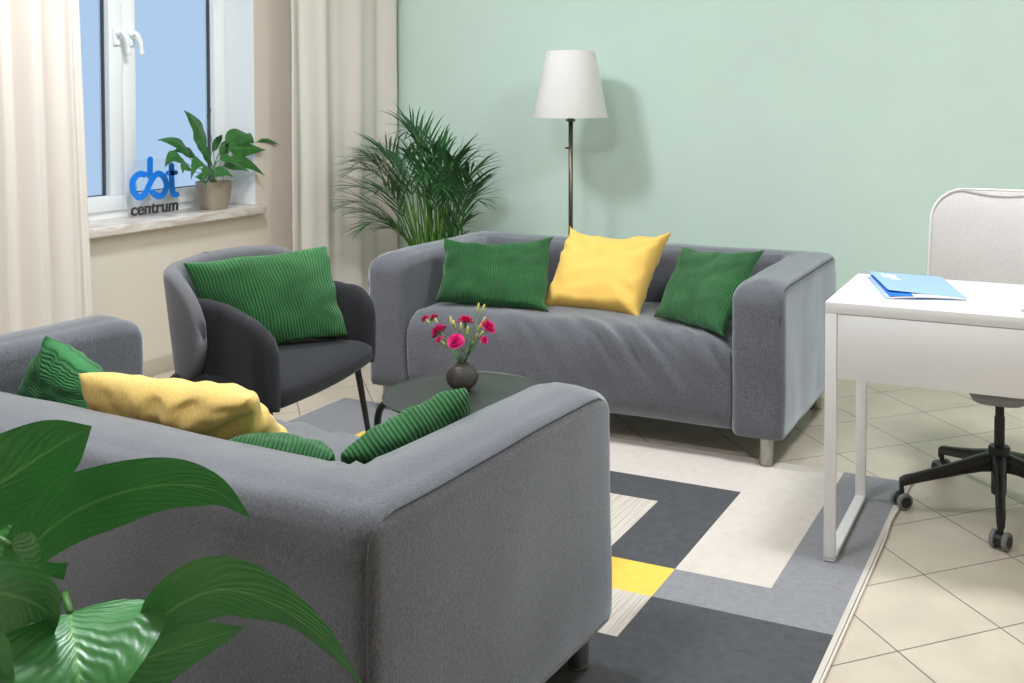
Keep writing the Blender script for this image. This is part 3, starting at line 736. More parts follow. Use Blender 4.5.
def carnation(tip, kind, label, group, seedv):
    base = V((-1.685, 2.615, vz+.03)); root = empty('carnation', base)
    tip = V(tip)-base; rnd = random.Random(seedv)
    mid = V((tip.x*.22, tip.y*.22, .055)); mid = V((max(-.008, min(.008, mid.x)), max(-.008, min(.008, mid.y)), .055))
    pts = catmull([V((mid.x*-.5, mid.y*-.5, -.018)), mid, mid.lerp(tip, .55)+V((0, 0, .006)), tip], 6)
    bm = bmesh.new(); tube(bm, pts, .0013, 6); d = (pts[-1]-pts[-3]).normalized(); st = link('stem', bm, M['stemC'], root)
    for kk in (9, 13):
        lf = bmesh.new()
        p = pts[kk]; sd = V((rnd.uniform(-1, 1), rnd.uniform(-1, 1), .6)).normalized(); sd2 = d.cross(sd).normalized()*.0016
        a, b, c = p, p+sd*.012+d*.006, p+sd*.020+d*.006
        v = [lf.verts.new(a-sd2), lf.verts.new(a+sd2), lf.verts.new(b+sd2), lf.verts.new(b-sd2), lf.verts.new(c)]
        lf.faces.new((v[0], v[1], v[2], v[3])); lf.faces.new((v[3], v[2], v[4]))
        link('leaf', lf, M['stemC'], root)
    cb = bmesh.new(); L_ = .020
    tube(cb, [tip-d*.004, tip, tip+d*L_*.4, tip+d*L_*.8, tip+d*L_], [.0015, .0036, .0044, .0036, .002], 8); link('calyx', cb, M['bud'] if kind != 'bloom' else M['stemC'], root)
    tp = bmesh.new()
    if kind == 'bloom': bloom(tp, tip+d*L_*.8, .025, d, seedv); link('petals', tp, M['pink'], root)
    elif kind == 'opening': bloom(tp, tip+d*L_*.8, .013, d, seedv); link('petals', tp, M['pink'], root)
    else: tube(tp, [tip+d*L_*.7, tip+d*L_*.95, tip+d*L_*1.25], [.0032, .0034, .001], 8); link('petal_tip', tp, M['budtip'], root)
    tag(root, label, 'flower', group); return root
def fp(px, py, dy=0.): return at(px, py, 'y', 2.615+dy)
carnation(fp(457, 345, -.05), 'bloom', 'largest open magenta carnation at the front of the vase', 'carnations in the vase', 1)
carnation(fp(443, 336, .0), 'bloom', 'open magenta carnation left of the largest bloom', 'carnations in the vase', 2)
carnation(fp(465, 328, .03), 'bloom', 'open magenta carnation behind and above the largest bloom', 'carnations in the vase', 3)
carnation(fp(484, 332, .02), 'bloom', 'open magenta carnation highest on the right of the vase', 'carnations in the vase', 4)
carnation(fp(481, 343, -.02), 'opening', 'half open magenta carnation lowest on the right of the vase', 'carnations in the vase', 5)
carnation(fp(444, 344, -.03), 'opening', 'half open magenta carnation lowest on the left of the vase', 'carnations in the vase', 6)
carnation(fp(429, 323, -.01), 'opening', 'pink tipped carnation bud reaching furthest left', 'carnations in the vase', 7)
carnation(fp(437, 322, .02), 'opening', 'pink tipped carnation bud second from the left', 'carnations in the vase', 8)
for i, (x, y, dd) in enumerate(((452, 324, 0), (455, 328, .02), (461, 330, -.02), (467, 334, .0), (482, 324, .02), (478, 330, -.02), (480, 336, -.03), (474, 340, .01))):
    carnation(fp(x, y, dd), 'bud', 'closed yellow green carnation bud among the open flowers', 'closed carnation buds in the vase', 20+i)
carnation(fp(477, 311, .02), 'bud', 'tallest closed carnation bud, left of the top pair', 'carnations in the vase', 40)
carnation(fp(482, 312, .03), 'bud', 'tallest closed carnation bud, right of the top pair', 'carnations in the vase', 41)

# ------------------------------------------------------------------ floor lamp
LX, LY = -2.402, 4.75
lp = empty('floor_lamp', (LX, LY, 0)); tag(lp, 'slim bronze floor lamp with a white tapered shade behind the sofa', 'floor lamp')
bm = bmesh.new(); lathe(bm, [(0, 0), (.125, 0), (.128, .006), (.125, .018), (.03, .026), (.014, .05), (0, .05)], (0, 0, 0), 48); link('base', bm, M['bronze'], lp, auto=40)
bm = bmesh.new(); tube(bm, [(0, 0, .04), (0, 0, .7), (0, 0, 1.225)], .0115, 16); link('pole', bm, M['bronze'], lp)
bm = bmesh.new(); lathe(bm, [(0, 1.186), (.012, 1.186), (.025, 1.196), (.026, 1.203), (.0, 1.203)], (0, 0, 0), 24); tube(bm, [(0, 0, 1.2), (0, 0, 1.27)], .017, 16); link('socket', bm, M['bronze'], lp, auto=40)
bm = bmesh.new(); tube(bm, [(-.010, -.006, 1.055), (-.026, -.012, 1.055)], .005, 10); link('switch', bm, M['bronze'], lp)
bm = bmesh.new(); sh_ = []
prof = [(.189, 1.212), (.190, 1.215), (.125, 1.548), (.1235, 1.552), (.122, 1.548), (.187, 1.215)]
lathe(bm, prof+[prof[0]], (0, 0, 0), 72); link('lamp_shade', bm, M['shade'], lp, auto=30)
bm = bmesh.new()
for k in range(3):
    a = 2*PI*k/3; tube(bm, [(0, 0, 1.27), (.13*math.cos(a), .13*math.sin(a), 1.535)], .002, 6)
link('shade_carrier', bm, M['steel'], lp)
bm = bmesh.new(); lathe(bm, [(0, 1.26), (.014, 1.27), (.03, 1.32), (.03, 1.35), (0, 1.38)], (0, 0, 0), 20); link('bulb', bm, M['potW'], lp)

# ------------------------------------------------------------------ leaves and plants
def bez(p0, p1, p2, p3, n):
    out = []
    for i in range(n+1):
        t = i/n; out.append(p0*(1-t)**3+3*p1*t*(1-t)**2+3*p2*t*t*(1-t)+p3*t**3)
    return out
def leaf(bm, mid, width, side0, fold=.15, side1=None, wave=.0, nw=8, tip=1.0, seedv=0, curl=0., peak=.42):
    """leaf blade along midrib points; side0/side1: across direction at base/tip; fold raises the halves"""
    uvl = bm.loops.layers.uv.get('UVMap') or bm.loops.layers.uv.new('UVMap')
    n = len(mid)-1; rows = []; side0 = V(side0); side1 = V(side1) if side1 is not None else side0
    for i, p in enumerate(mid):
        t = i/n; T = (mid[min(n, i+1)]-mid[max(0, i-1)]).normalized(); s = side0.lerp(side1, t); s = (s-T*s.dot(T)).normalized(); nn = T.cross(s).normalized()
        a_ = peak/(1-peak)*1.0; e1 = .75; e2 = max(1.05, e1*(1-peak)/peak)
        w = width/2*((max(t, 0)/peak)**e1*((1-t)/(1-peak))**e2) if 0 < t < 1 else 0
        row = []
        for k in range(nw+1):
            u = -1+2*k/nw; z = fold*abs(u)*w - curl*w*u*u + wave*w*math.sin(t*17+seedv+(2 if u > 0 else 0))*u*u
            row.append((bm.verts.new(p+s*(u*w)+nn*z) if w > 1e-5 or k == 0 else row[0][0], u, t))
        rows.append(row)
    for a, b in zip(rows, rows[1:]):
        for k in range(nw):
            q_ = [a[k], a[k+1], b[k+1], b[k]]; vs_ = []; us = []
            for v, u, t in q_:
                if v not in vs_: vs_.append(v); us.append((u, t))
            if len(vs_) > 2:
                try: f = bm.faces.new(vs_)
                except ValueError: continue
                for lp_, uv in zip(f.loops, us): lp_[uvl].uv = uv

# palm behind the sofa
PX_, PY_ = -3.18, 4.70
pm = empty('potted_palm', (PX_, PY_, 0)); tag(pm, 'tall feathery areca palm in a pot between the curtain and sofa', 'potted palm')
bm = bmesh.new(); lathe(bm, [(0, 0), (.105, 0), (.115, .01), (.15, .27), (.155, .28), (.148, .28), (.14, .255), (0, .25)], (0, 0, 0), 40); link('pot', bm, M['potD'], pm, auto=40)
bm = bmesh.new(); lathe(bm, [(0, .262), (.08, .264), (.139, .258), (.139, .25), (0, .25)], (0, 0, 0), 30); link('soil', bm, M['soil'], pm)
rnd = random.Random(11)
def frond(base, tip, bend, L_leaf, n_l, seedv):
    r = random.Random(seedv); bm = bmesh.new()
    base = V(base); tip = V(tip); top = V((base.x+(tip.x-base.x)*.30, base.y+(tip.y-base.y)*.30, base.z+(tip.z-base.z)*.78+bend))
    m2 = V((base.x+(tip.x-base.x)*.72, base.y+(tip.y-base.y)*.72, max(tip.z, base.z)+bend*1.2+.02))
    pts = bez(base, top, m2, tip, 30)
    tube(bm, pts[:31], [.0052*(1-.75*i/30) for i in range(31)], 6, mi=1)
    for i in range(n_l):
        t = .40+.59*i/(n_l-1); f = t*30; k = int(min(29, f)); p = pts[k].lerp(pts[k+1], f-k); T = (pts[k+1]-pts[k]).normalized()
        s = T.cross(V((0, 0, 1))); s = s.normalized() if s.length > .05 else V((1, 0, 0))
        up = s.cross(T).normalized()
        L_ = L_leaf*(.55+.9*math.sin(PI*min(1, (t-.30)/.75)))*r.uniform(.85, 1.15)
        for sg in (-1, 1):
            d = (T*(1.1+.5*(t-.4))+s*sg*.62+up*r.uniform(.0, .3)+V((r.uniform(-.12, .12), r.uniform(-.12, .12), 0))).normalized()
            p1 = p+d*L_*.4; p2 = p1+(d+V((0, 0, -.18))).normalized()*L_*.35; p3 = p2+(d+V((0, 0, -r.uniform(.3, .9)))).normalized()*L_*.3
            mid = bez(p, p1, p2, p3, 6)
            acr = d.cross(up if abs(d.dot(up)) < .9 else s).normalized()
            leaf(bm, mid, .0135*r.uniform(.85, 1.2), acr, fold=.25, nw=2, peak=.35)
    o = link('frond', bm, [M['leafP'], M['stemP']], pm); return o
targets = [(336, 205, .0), (340, 188, .08), (352, 150, -.08), (362, 145, .05), (345, 170, -.12), (358, 226, -.12), (352, 212, .1), (376, 138, .05), (385, 160, -.12),
           (408, 118, .0), (418, 120, .08), (428, 132, -.05), (443, 140, .1), (460, 150, -.1), (476, 160, .05), (487, 172, -.05), (484, 182, -.12), (488, 200, .05), (478, 192, -.14),
           (466, 228, -.05), (398, 150, .12), (436, 155, -.14), (452, 170, .12), (370, 172, -.14), (384, 228, -.16), (410, 160, -.16), (425, 172, -.15), (396, 182, -.16), (446, 186, -.16), (465, 176, .1), (372, 190, .1), (362, 160, .1)]
for i, (px, py, dy) in enumerate(targets):
    px = 410+(px-410)*.86; py = py+12 if py < 155 else py; dy = dy if px > 372 else -.26+dy*.4; tp_ = at(px, py, 'y', PY_+dy); b = V((PX_+rnd.uniform(-.07, .07), PY_+rnd.uniform(-.05, .05), .26))
    tl = tp_-V((PX_, PY_, 0)); b = b-V((PX_, PY_, 0))
    b.x += (tl.x)*.12
    frond(b, tl, rnd.uniform(-.02, .04), .155, 11, 100+i)
# extra bare green stems of the clump
for i in range(40):
    bm = bmesh.new(); a = rnd.uniform(0, 2*PI); r_ = rnd.uniform(.01, .08); x, y = r_*math.cos(a), r_*math.sin(a)
    tube(bm, catmull([(x, y, .26), (x*1.5+rnd.uniform(-.01, .01), y*1.4, .5), (x*2.3+rnd.uniform(-.03, .03), y*1.7, .5+rnd.uniform(.15, .42))], 5), [.007-.004*k/10 for k in range(11)], 6)
    link('stem', bm, M['stemP'], pm)

# peace lily on the sill
def lily_leaf(root, mid, width, side, m, fold=.18, side1=None, wave=.06, seedv=0, stemr=.0018, base=None, nw=8, peak=.4, curl=0.):
    bm = bmesh.new(); leaf(bm, mid, width, side, fold, side1, wave, nw, 1, seedv, curl, peak)
    o = link('leaf', bm, m, root)
    if base is not None:
        b2 = bmesh.new(); T = (mid[1]-mid[0]).normalized(); L_ = (mid[0]-base).length
        tube(b2, bez(base, base+V((0, 0, L_*.4)), mid[0]-T*L_*.3, mid[0]+T*.002, 10), stemr, 7); link('petiole', b2, M['stemL'], o)
    return o
SX, SY, SZ = -4.046, 3.975, WZ0
sl = empty('potted_plant', (SX, SY, SZ)); tag(sl, 'dark green peace lily in a champagne pot on the window sill', 'potted plant')
bm = bmesh.new(); lathe(bm, [(0, 0), (.056, 0), (.060, .004), (.078, .05), (.088, .135), (.089, .142), (.084, .142), (.082, .125), (0, .12)], (0, 0, 0), 40); link('pot', bm, M['potS'], sl, auto=50)
bm = bmesh.new(); lathe(bm, [(0, .128), (.08, .126), (.08, .12), (0, .12)], (0, 0, 0), 30); link('soil', bm, M['soil'], sl)
LL = [ # base px, mid control px, tip px, width, dx
 ((206, 150), (200, 128), (179, 110), .095, .06), ((190, 158), (180, 142), (158, 140), .06, .02), ((197, 160), (188, 150), (172, 152), .045, -.02),
 ((186, 163), (172, 153), (160, 168), .055, .05), ((208, 156), (200, 146), (188, 138), .05, .08), ((192, 170), (183, 165), (178, 174), .045, .1), ((212, 152), (222, 138), (211, 137), .05, .04),
 ((226, 143), (238, 134), (252, 136), .07, .02), ((236, 144), (255, 136), (276, 145), .05, .04), ((228, 148), (243, 150), (262, 150), .085, .05), ((230, 162), (245, 160), (261, 176), .07, .08),
 ((224, 166), (236, 166), (246, 172), .045, .1), ((200, 178), (198, 172), (203, 187), .06, .12), ((212, 172), (206, 170), (198, 184), .05, .13), ((220, 160), (228, 158), (236, 166), .04, .12), ((205, 165), (196, 160), (186, 180), .05, .1),
 ((210, 165), (206, 150), (200, 140), .05, .02), ((222, 158), (226, 146), (232, 140), .05, -.02), ((214, 176), (222, 170), (230, 178), .05, .12)]
for i, (b, c, t, w_, dx) in enumerate(LL):
    X = SX+dx*.9; P0, P1, P2 = [at(p[0], p[1], 'x', X)-sl.location for p in (b, c, t)]
    P2 = P2+V((.03 if dx > .03 else -.01, 0, 0)); P1 = P1+V((0, 0, .012))
    T = (P2-P0).normalized(); side = T.cross(V((1, 0, .45))).normalized()
    mid = bez(P0, P0.lerp(P1, .7), P1, P2, 14)
    bs = V((rnd.uniform(-.03, .03), rnd.uniform(-.04, .04), .126)); bs.y += (P0.y)*.3; bs.y = max(-.06, min(.06, bs.y))
    lily_leaf(sl, mid, w_*1.15, side, M['leafL'], seedv=i, base=bs, nw=6)
bm = bmesh.new(); p0 = V((0, .01, .126)); p1 = at(208, 120, 'x', SX)-sl.location; p2 = at(211, 110, 'x', SX)-sl.location
tube(bm, catmull([p0, V((0, .0, .28)), p1], 6), .0016, 6); fs = link('flower_stem', bm, M['stemL'], sl)
bm = bmesh.new(); leaf(bm, bez(p1, p1.lerp(p2, .4), p1.lerp(p2, .7), p2+V((0, 0, .01)), 8), .022, (0, 1, 0), .5, nw=4); link('faded_spathe', bm, M['spathe'], fs)

# peace lily in the foreground
FX, FY = -1.04, .68
fl = empty('potted_plant', (FX, FY, .006)); tag(fl, 'large leaved peace lily in the left foreground behind the front sofa', 'potted plant')
bm = bmesh.new(); lathe(bm, [(0, 0), (.11, 0), (.12, .01), (.155, .33), (.16, .34), (.152, .34), (.145, .31), (0, .3)], (0, 0, 0), 48); link('pot', bm, M['potW'], fl, auto=50)
bm = bmesh.new(); lathe(bm, [(0, .318), (.147, .314), (.147, .3), (0, .3)], (0, 0, 0), 30); link('soil', bm, M['soil'], fl)
def F(px, py, d): return atd(px, py, d)-V((FX, FY, .006))
def fleaf(pts, width, side_px, seedv, fold=.12, wave=.05, peak=.42, depth_tilt=(0, 0, 0), side1=None, curl=0.):
    """pts: (px,py,dist) along the midrib"""
    mid = catmull([F(*p) for p in pts], 8)
    sd = (CR*side_px[0]-CU*side_px[1]+CF*side_px[2]).normalized()
    s1_ = (CR*side1[0]-CU*side1[1]+CF*side1[2]).normalized() if side1 else None
    b = V((rnd.uniform(-.05, .05), rnd.uniform(-.05, .05), .312))
    return lily_leaf(fl, mid, width, sd, M['leafF'], fold=fold, wave=wave, seedv=seedv, side1=s1_, base=b, stemr=.0035, nw=14, peak=peak, curl=curl)
fleaf([(-85, 550, 1.12), (-35, 508, 1.13), (20, 470, 1.14), (62, 443, 1.15), (92, 426, 1.16)], .098, (.55, .62, .35), 1, fold=.05, peak=.5)
fleaf([(8, 580, 1.10), (42, 536, 1.10), (90, 504, 1.10), (155, 486, 1.10), (212, 490, 1.10), (251, 518, 1.10)], .082, (.25, .9, .45), 2, fold=.06, wave=.06, peak=.42, side1=(-.2, .9, .3))
fleaf([(10, 545, 1.05), (28, 566, 1.03), (48, 575, 1.02), (70, 562, 1.02)], .062, (.1, .9, .5), 3, fold=.5, peak=.35)
fleaf([(-50, 600, 1.0), (-15, 592, .98), (20, 598, .96), (46, 612, .96), (52, 640, .96)], .10, (-.2, .9, .2), 4, fold=.05, curl=.3)
fleaf([(70, 612, .98), (74, 640, .95), (80, 680, .92), (86, 730, .90)], .155, (1, .05, .15), 5, fold=.15, wave=.04, peak=.45)
fleaf([(62, 690, 1.02), (110, 672, 1.02), (170, 650, 1.03), (245, 627, 1.05)], .082, (.3, .9, .3), 6, fold=.06, wave=.05, peak=.5)
fleaf([(140, 640, .98), (175, 608, .97), (222, 590, .96), (275, 605, .955), (322, 640, .95), (368, 692, .95)], .070, (.15, .95, .35), 7, fold=.12, wave=.05, peak=.45, side1=(.35, .9, .3))
fleaf([(-60, 640, .9), (-40, 660, .9), (-20, 690, .9), (0, 740, .9)], .08, (.9, -.3, .2), 8, fold=.1)
fleaf([(-60, 500, 1.2), (-20, 540, 1.18), (12, 575, 1.17), (20, 620, 1.17)], .08, (.9, -.2, .2), 9, fold=.1)
# a few leaves outside the picture so that the plant is whole
for i in range(6):
    a = math.radians(150+i*38); L_ = .26; c = V((.06*math.cos(a), .06*math.sin(a), .55)); e = V(((.06+L_)*math.cos(a), (.06+L_)*math.sin(a), .56+.05*(i % 3)))
    mid = bez(c, c.lerp(e, .3)+V((0, 0, .08)), c.lerp(e, .7)+V((0, 0, .1)), e-V((0, 0, .02)), 14)
    lily_leaf(fl, mid, .10, V((-math.sin(a), math.cos(a), 0)), M['leafF'], seedv=i, base=V((0.03*math.cos(a), .03*math.sin(a), .312)), stemr=.0035)

# ------------------------------------------------------------------ sign on the sill
SGX = -4.125
sy0, sy1 = at(131, 218, 'x', SGX).y, at(178, 210, 'x', SGX).y; SW = sy1-sy0
sg = empty('logo_sign', (SGX, sy0, WZ0)); tag(sg, 'blue cbt centrum logo standing on the window sill beside the plant pot', 'sign')
bm = bmesh.new(); box(bm, -.0055, -.012, .0, -.0035, SW+.012, .27, .0005); box(bm, -.02, -.012, 0, -.0035, SW+.012, .003, .001)
link('acrylic_stand', bm, M['acrylic'], sg, auto=40)
S_ = SW/245.     # crop units to metres: x 58..303
def sp(x, y):    # unskewed sign coordinates: baseline falls along the sill line in the photo
    yy = y + (x-58)*.155
    return V((0, (x-58)*S_, .002+(612-yy)*S_*1.0))
def stroke(bm, pts, w, th=.006):
    P_ = catmull([sp(*p) for p in pts], 8) if len(pts) > 2 else [sp(*pts[0]), sp(*pts[1])]
    n = len(P_); L0 = []; R0 = []
    def q2(i):
        T = (P_[min(n-1, i+1)]-P_[max(0, i-1)]).normalized(); return V((0, -T.z, T.y))
    outline = []
    for i in range(n): outline.append((P_[i]+q2(i)*w/2, P_[i]-q2(i)*w/2))
    for i in range(n-1):
        a, b = outline[i]; c, d = outline[i+1]
        vs_ = [bm.verts.new(p+V((x, 0, 0))) for x in (th/2, -th/2) for p in (a, c, d, b)]
        for f in ((0, 1, 2, 3), (7, 6, 5, 4), (0, 4, 5, 1), (1, 5, 6, 2), (2, 6, 7, 3), (3, 7, 4, 0)): bm.faces.new([vs_[k] for k in f])
    for e in (P_[0], P_[-1]):
        b2 = bmesh.new(); bmesh.ops.create_cone(b2, cap_ends=True, segments=20, radius1=w/2, radius2=w/2, depth=th*1.02)
        merge(bm, b2, Matrix.Translation(e) @ Matrix.Rotation(PI/2, 4, 'Y'))
bm = bmesh.new(); wS = 26*S_
stroke(bm, [(128, 428), (98, 430), (70, 460), (70, 500), (98, 527), (128, 510), (150, 475), (172, 438), (200, 418), (230, 432), (242, 468), (225, 505), (195, 515), (168, 500)], wS)
link('letter_c_and_b', bm, M['logo'], sg, smooth=False)
bm = bmesh.new(); stroke(bm, [(158, 362), (156, 432)], wS); link('letter_stem', bm, M['logo'], sg, smooth=False)
bm = bmesh.new(); stroke(bm, [(270, 378), (271, 440), (273, 480), (280, 500), (296, 503)], wS); stroke(bm, [(250, 412), (292, 406)], wS*.8); link('letter_t', bm, M['logo'], sg, smooth=False)
tc_ = bpy.data.curves.new('t', 'FONT'); tc_.body = 'centrum'; tc_.size = .1; tc_.extrude = .0025; tc_.offset = .0018; tc_.shear = .06
to = bpy.data.objects.new('t', tc_); COL.objects.link(to); bpy.context.view_layer.update()
me = bpy.data.meshes.new_from_object(to.evaluated_get(bpy.context.evaluated_depsgraph_get())); bpy.data.objects.remove(to)
xs = [v.co.x for v in me.vertices]; ys = [v.co.y for v in me.vertices]; k = SW/(max(xs)-min(xs)); x0_ = min(xs); y0_ = min(ys)
for v in me.vertices: v.co = V((v.co.z+.001, (v.co.x-x0_)*k, (v.co.y-y0_)*k*1.0+.006))
me.materials.clear(); me.materials.append(M['logotext']); me.name = 'lettering'
lt_ = bpy.data.objects.new('lettering', me); COL.objects.link(lt_); lt_.parent = sg

# ------------------------------------------------------------------ desk
dk = empty('desk', (-.656, 2.889, 0), .013); tag(dk, 'white desk with a square tube leg frame at the right', 'desk')
DW, DD = 1.05, .50
bx('desktop', M['white'], (0, 0, .718, DW, DD, .75), dk, bev=.0015)
bx('back_panel', M['white'], (.0345, .002, .533, DW-.034, .018, .716), dk, bev=.001)
bx('drawer_case', M['white'], (.40, .03, .56, DW-.04, DD-.02, .716), dk, bev=.001)
for x in (0, DW-.033):
    l = bx('leg_frame', M['whitemetal'], [(x, .0, .012, x+.033, .016, .718), (x, DD-.016, .004, x+.033, DD, .718), (x, .0, .008, x+.033, DD, .022)], dk, bev=.002)
    bx('foot', M['black'], [(x+.002, .001, 0, x+.031, .02, .009), (x+.002, DD-.03, 0, x+.031, DD-.002, .005)], l)
    bx('side_panel', M['whitemetal'], (x+.002, .017, .533, x+.031, DD-.017, .717), dk, bev=.001)
bm = bmesh.new(); lathe(bm, [(0, .7500), (.036, .7500), (.038, .7512), (.033, .7522), (.030, .7508), (0, .7506)], (.55, .085, 0), 32); link('cable_hole_cover', bm, M['plasticgrey'], dk, auto=40)
# folder on the desk
fo = empty('folder', at(915, 285, 'z', .75)); tag(fo, 'light blue paper folder with papers inside on the white desk', 'folder')
fl0 = V(fo.location)
def sheet(name, cs, th, m, par, n=8, bulge=0.):
    bm = bmesh.new(); A, B, C_, D_ = [V(c)-fl0 for c in cs]; g = {}
    for s in (0, 1):
        for i in range(n+1):
            for j in range(n+1):
                p = A.lerp(B, i/n).lerp(D_.lerp(C_, i/n), j/n); g[s, i, j] = bm.verts.new(p+V((0, 0, s*th+bulge*math.sin(PI*i/n)*(j/n))))
    for i in range(n):
        for j in range(n):
            bm.faces.new([g[1, i, j], g[1, i+1, j], g[1, i+1, j+1], g[1, i, j+1]]); bm.faces.new([g[0, i, j], g[0, i, j+1], g[0, i+1, j+1], g[0, i+1, j]])
    for i in range(n):
        for (a, b) in (((i, 0), (i+1, 0)), ((i+1, n), (i, n)), ((0, i+1), (0, i)), ((n, i), (n, i+1))):
            bm.faces.new([g[0, *a], g[0, *b], g[1, *b], g[1, *a]])
    return link(name, bm, m, par, auto=30)
TLb, BLb, BRb, TRb = at(867.5, 277.5, 'z', .751), at(885.5, 299, 'z', .751), at(967, 300.5, 'z', .751), at(941, 281, 'z', .751)
sheet('back_cover', (TLb, TRb, BRb, BLb), .0012, M['folder'], fo)
pT = V((0, 0, .0015))
sheet('papers', (TLb.lerp(TRb, .04)+pT, TRb+pT, BRb.lerp(BLb, .01)+pT, BLb.lerp(BRb, .04)+pT), .004, M['paper'], fo, bulge=.004)
iT = V((0, 0, .0085))
sheet('inner_flap', (TLb.lerp(TRb, .03)+iT, TLb.lerp(TRb, .4)+iT, BLb.lerp(BRb, .35)+iT, BLb.lerp(BRb, .05)+iT), .0008, M['folderin'], fo)
cv = (at(869, 271.5, 'z', .766), at(941, 277, 'z', .757), at(967, 298.5, 'z', .757), at(888.5, 290, 'z', .766))
cvo = sheet('front_cover', cv, .0008, M['folder'], fo)
bm = bmesh.new()
A, B, C_, D_ = [V(c)-fl0+V((0, 0, .0014)) for c in cv]
def cvp(u, v): return A.lerp(B, u).lerp(D_.lerp(C_, u), v)
for (u0, v0, u1, v1) in ((.13, .10, .17, .28), (.17, .22, .21, .30), (.21, .10, .24, .26), (.24, .08, .27, .28), (.20, .32, .34, .38), (.28, .12, .31, .30), (.27, .14, .34, .19)):
    vs_ = [bm.verts.new(cvp(*p)) for p in ((u0, v0), (u1, v0), (u1, v1), (u0, v1))]; bm.faces.new(vs_)
link('printed_mark', bm, M['paper'], cvo, smooth=False)

# ------------------------------------------------------------------ office chair
OX, OY = -.228, 3.505
oc = empty('office_chair', (OX, OY, 0)); tag(oc, 'light beige fabric swivel chair on a black five star base', 'office chair')
angA = math.atan2(3.38-3.505, -.516+.222)
bm = bmesh.new(); lathe(bm, [(0, .05), (.022, .05), (.024, .055), (.024, .12), (.033, .125), (.034, .20), (.030, .205), (0, .205)], (0, 0, 0), 28); link('hub', bm, M['black'], oc, auto=40)
bm = bmesh.new(); lathe(bm, [(0, .2), (.0165, .2), (.0165, .30), (.014, .30), (.014, .36), (0, .36)], (0, 0, 0), 24); link('gas_lift', bm, M['black'], oc, auto=40)
for k in range(5):
    a = angA+k*2*PI/5; d = V((math.cos(a), math.sin(a), 0)); s = V((-math.sin(a), math.cos(a), 0))
    bm = bmesh.new(); rings = []
    prof_ = [(.015, .155, .028, .03), (.06, .150, .023, .027), (.12, .135, .018, .022), (.20, .115, .0155, .018), (.27, .098, .0145, .016), (.305, .090, .014, .016), (.318, .078, .012, .020)]
    for (r_, z_, hw, hh) in prof_:
        ring = []
        for j in range(12):
            t = 2*PI*j/12; cx, cz = math.cos(t), math.sin(t)
            ring.append(bm.verts.new(d*r_+s*hw*(abs(cx)**.6)*(1 if cx > 0 else -1)+V((0, 0, z_+hh*(abs(cz)**.6)*(1 if cz > 0 else -1)))))
        rings.append(ring)
    for x, y in zip(rings, rings[1:]):
        for j in range(12): bm.faces.new((x[j], x[(j+1) % 12], y[(j+1) % 12], y[j]))
    bm.faces.new(rings[0][::-1]); bm.faces.new(rings[-1])
    arm = link('base_arm', bm, M['black'], oc, auto=50)
    ca = a+rnd.uniform(-.5, .9); wd = V((math.cos(ca), math.sin(ca), 0)); ws_ = V((-math.sin(ca), math.cos(ca), 0)); c = d*.312+V((0, 0, .027))
    cb = bmesh.new(); tube(cb, [d*.312+V((0, 0, .085)), d*.312+V((0, 0, .045))], .008, 10)
    tube(cb, [c-ws_*.012, c+ws_*.012], .021, 20)
    cs = link('caster', cb, M['black'], arm, auto=40)
    for sgn in (-1, 1):
        wb = bmesh.new(); o1, o2 = .012, .027
        tube(wb, [c+ws_*sgn*(o1), c+ws_*sgn*(o1+.002), c+ws_*sgn*(o2-.003), c+ws_*sgn*o2], [.024, .027, .027, .024], 24); wo = link('wheel', wb, M['wheelgrey'], cs, auto=40)
        hb = bmesh.new(); tube(hb, [c+ws_*sgn*(o2-.001), c+ws_*sgn*(o2+.0015)], .0175, 20); link('hub_cap', hb, M['black'], wo, auto=40)
# seat and back; the chair looks toward the desk
seat_h = .40
bm = bmesh.new(); rbox(bm, (.0, .02, .378), (.18, .24, .06), (.06, .06, .025), .05, k=3); link('mechanism', bm, M['plasticgrey'], oc)
bm = bmesh.new(); rbox(bm, (0, 0, .43), (.38, .38, .02), (.12, .12, .009), .06, k=4); link('seat_pan', bm, M['plasticgrey'], oc)
bm = bmesh.new(); rbox(bm, (0, 0, .472), (.46, .45, .075), (.13, .13, .035), .04, k=5); link('seat', bm, M['chairfab'], oc)
def fback(q, h):
    z = (q.z+h[2])/(2*h[2]); wsc = 1-.05*z+.02*math.sin(z*PI)
    y = q.y+.05*z-.02*math.sin(z*PI)-.06*(q.x/h[0])**2
    return V((q.x*wsc+0, y, q.z))
bm = bmesh.new(); rbox(bm, (-.018, .225, .745), (.47, .055, .53), (.115, .026, .10), .03, fback, k=7); bk = link('backrest', bm, M['chairfab'], oc)
sm = bmesh.new(); hx, hz, rc = .233, .263, .10; loop = []
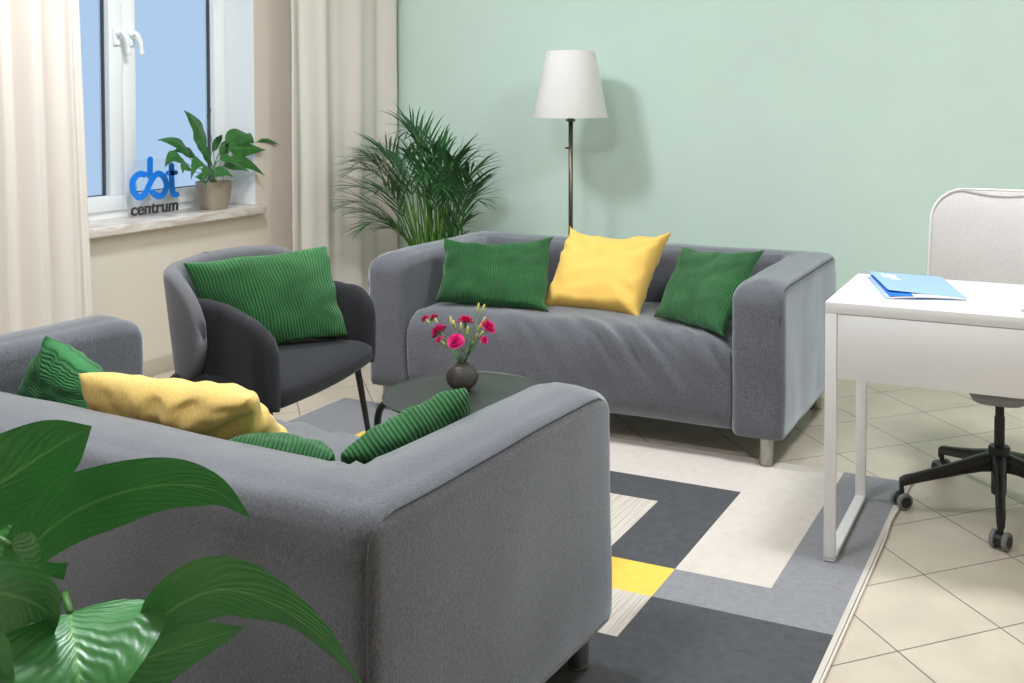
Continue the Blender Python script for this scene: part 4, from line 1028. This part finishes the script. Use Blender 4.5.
for cx, cz, a0 in ((hx-rc, hz-rc, 0), (-hx+rc, hz-rc, 90), (-hx+rc, -hz+rc, 180), (hx-rc, -hz+rc, 270)):
    for kk in range(7):
        a = math.radians(a0+15*kk); loop.append((cx+rc*math.cos(a), cz+rc*math.sin(a)))
loop.append(loop[0]); P_ = []
for (x, z) in loop:
    p = fback(V((x, -.018, z)), (.235, .0275, .265)); P_.append(p+V((-.018, .225, .745)))
tube(sm, P_, .004, 8, caps=False); link('piping', sm, M['piping'], bk)
bm = bmesh.new(); tube(bm, catmull([(0, .06, .368), (0, .2, .365), (0, .275, .42), (0, .275, .62)], 6), .018, 12); link('back_support', bm, M['plasticgrey'], oc)

# ------------------------------------------------------------------ ceiling lamps
def ceiling_light(x, y, r, label):
    root = empty('ceiling_light', (x, y, ZC)); tag(root, label, 'ceiling light', 'ceiling lights')
    bm = bmesh.new(); lathe(bm, [(0, 0), (r+.02, 0), (r+.022, -.03), (r+.018, -.055), (r, -.055), (r, -.01), (0, -.01)], (0, 0, 0), 48); link('housing', bm, M['rod'], root, auto=40)
    bm = bmesh.new(); lathe(bm, [(0, -.15), (r*.35, -.145), (r*.65, -.125), (r*.86, -.095), (r*.97, -.062), (r-.001, -.04), (0, -.04)], (0, 0, 0), 48); link('diffuser', bm, M['emit'], root, auto=40)
    return root
ceiling_light(-2.75, 2.9, .24, 'round white ceiling lamp above the coffee table')
ceiling_light(-.1, 2.9, .24, 'round white ceiling lamp above the desk')
ceiling_light(-1.5, 1.15, .24, 'round white ceiling lamp nearest the camera position')

# ------------------------------------------------------------------ daylight
wd_ = bpy.data.worlds.new('world'); sc.world = wd_; wd_.use_nodes = True
bg = wd_.node_tree.nodes['Background']; bg.inputs[0].default_value = (*lin((176, 205, 238)), 1); bg.inputs[1].default_value = 1.0
sc.view_settings.view_transform = 'Standard'; sc.view_settings.look = 'None'; sc.view_settings.gamma = 1; sc.view_settings.exposure = 0
sc.view_settings.use_curve_mapping = False
sc.cycles.use_denoising = True
sc.cycles.max_bounces = 8; sc.cycles.diffuse_bounces = 5; sc.cycles.sample_clamp_indirect = 6
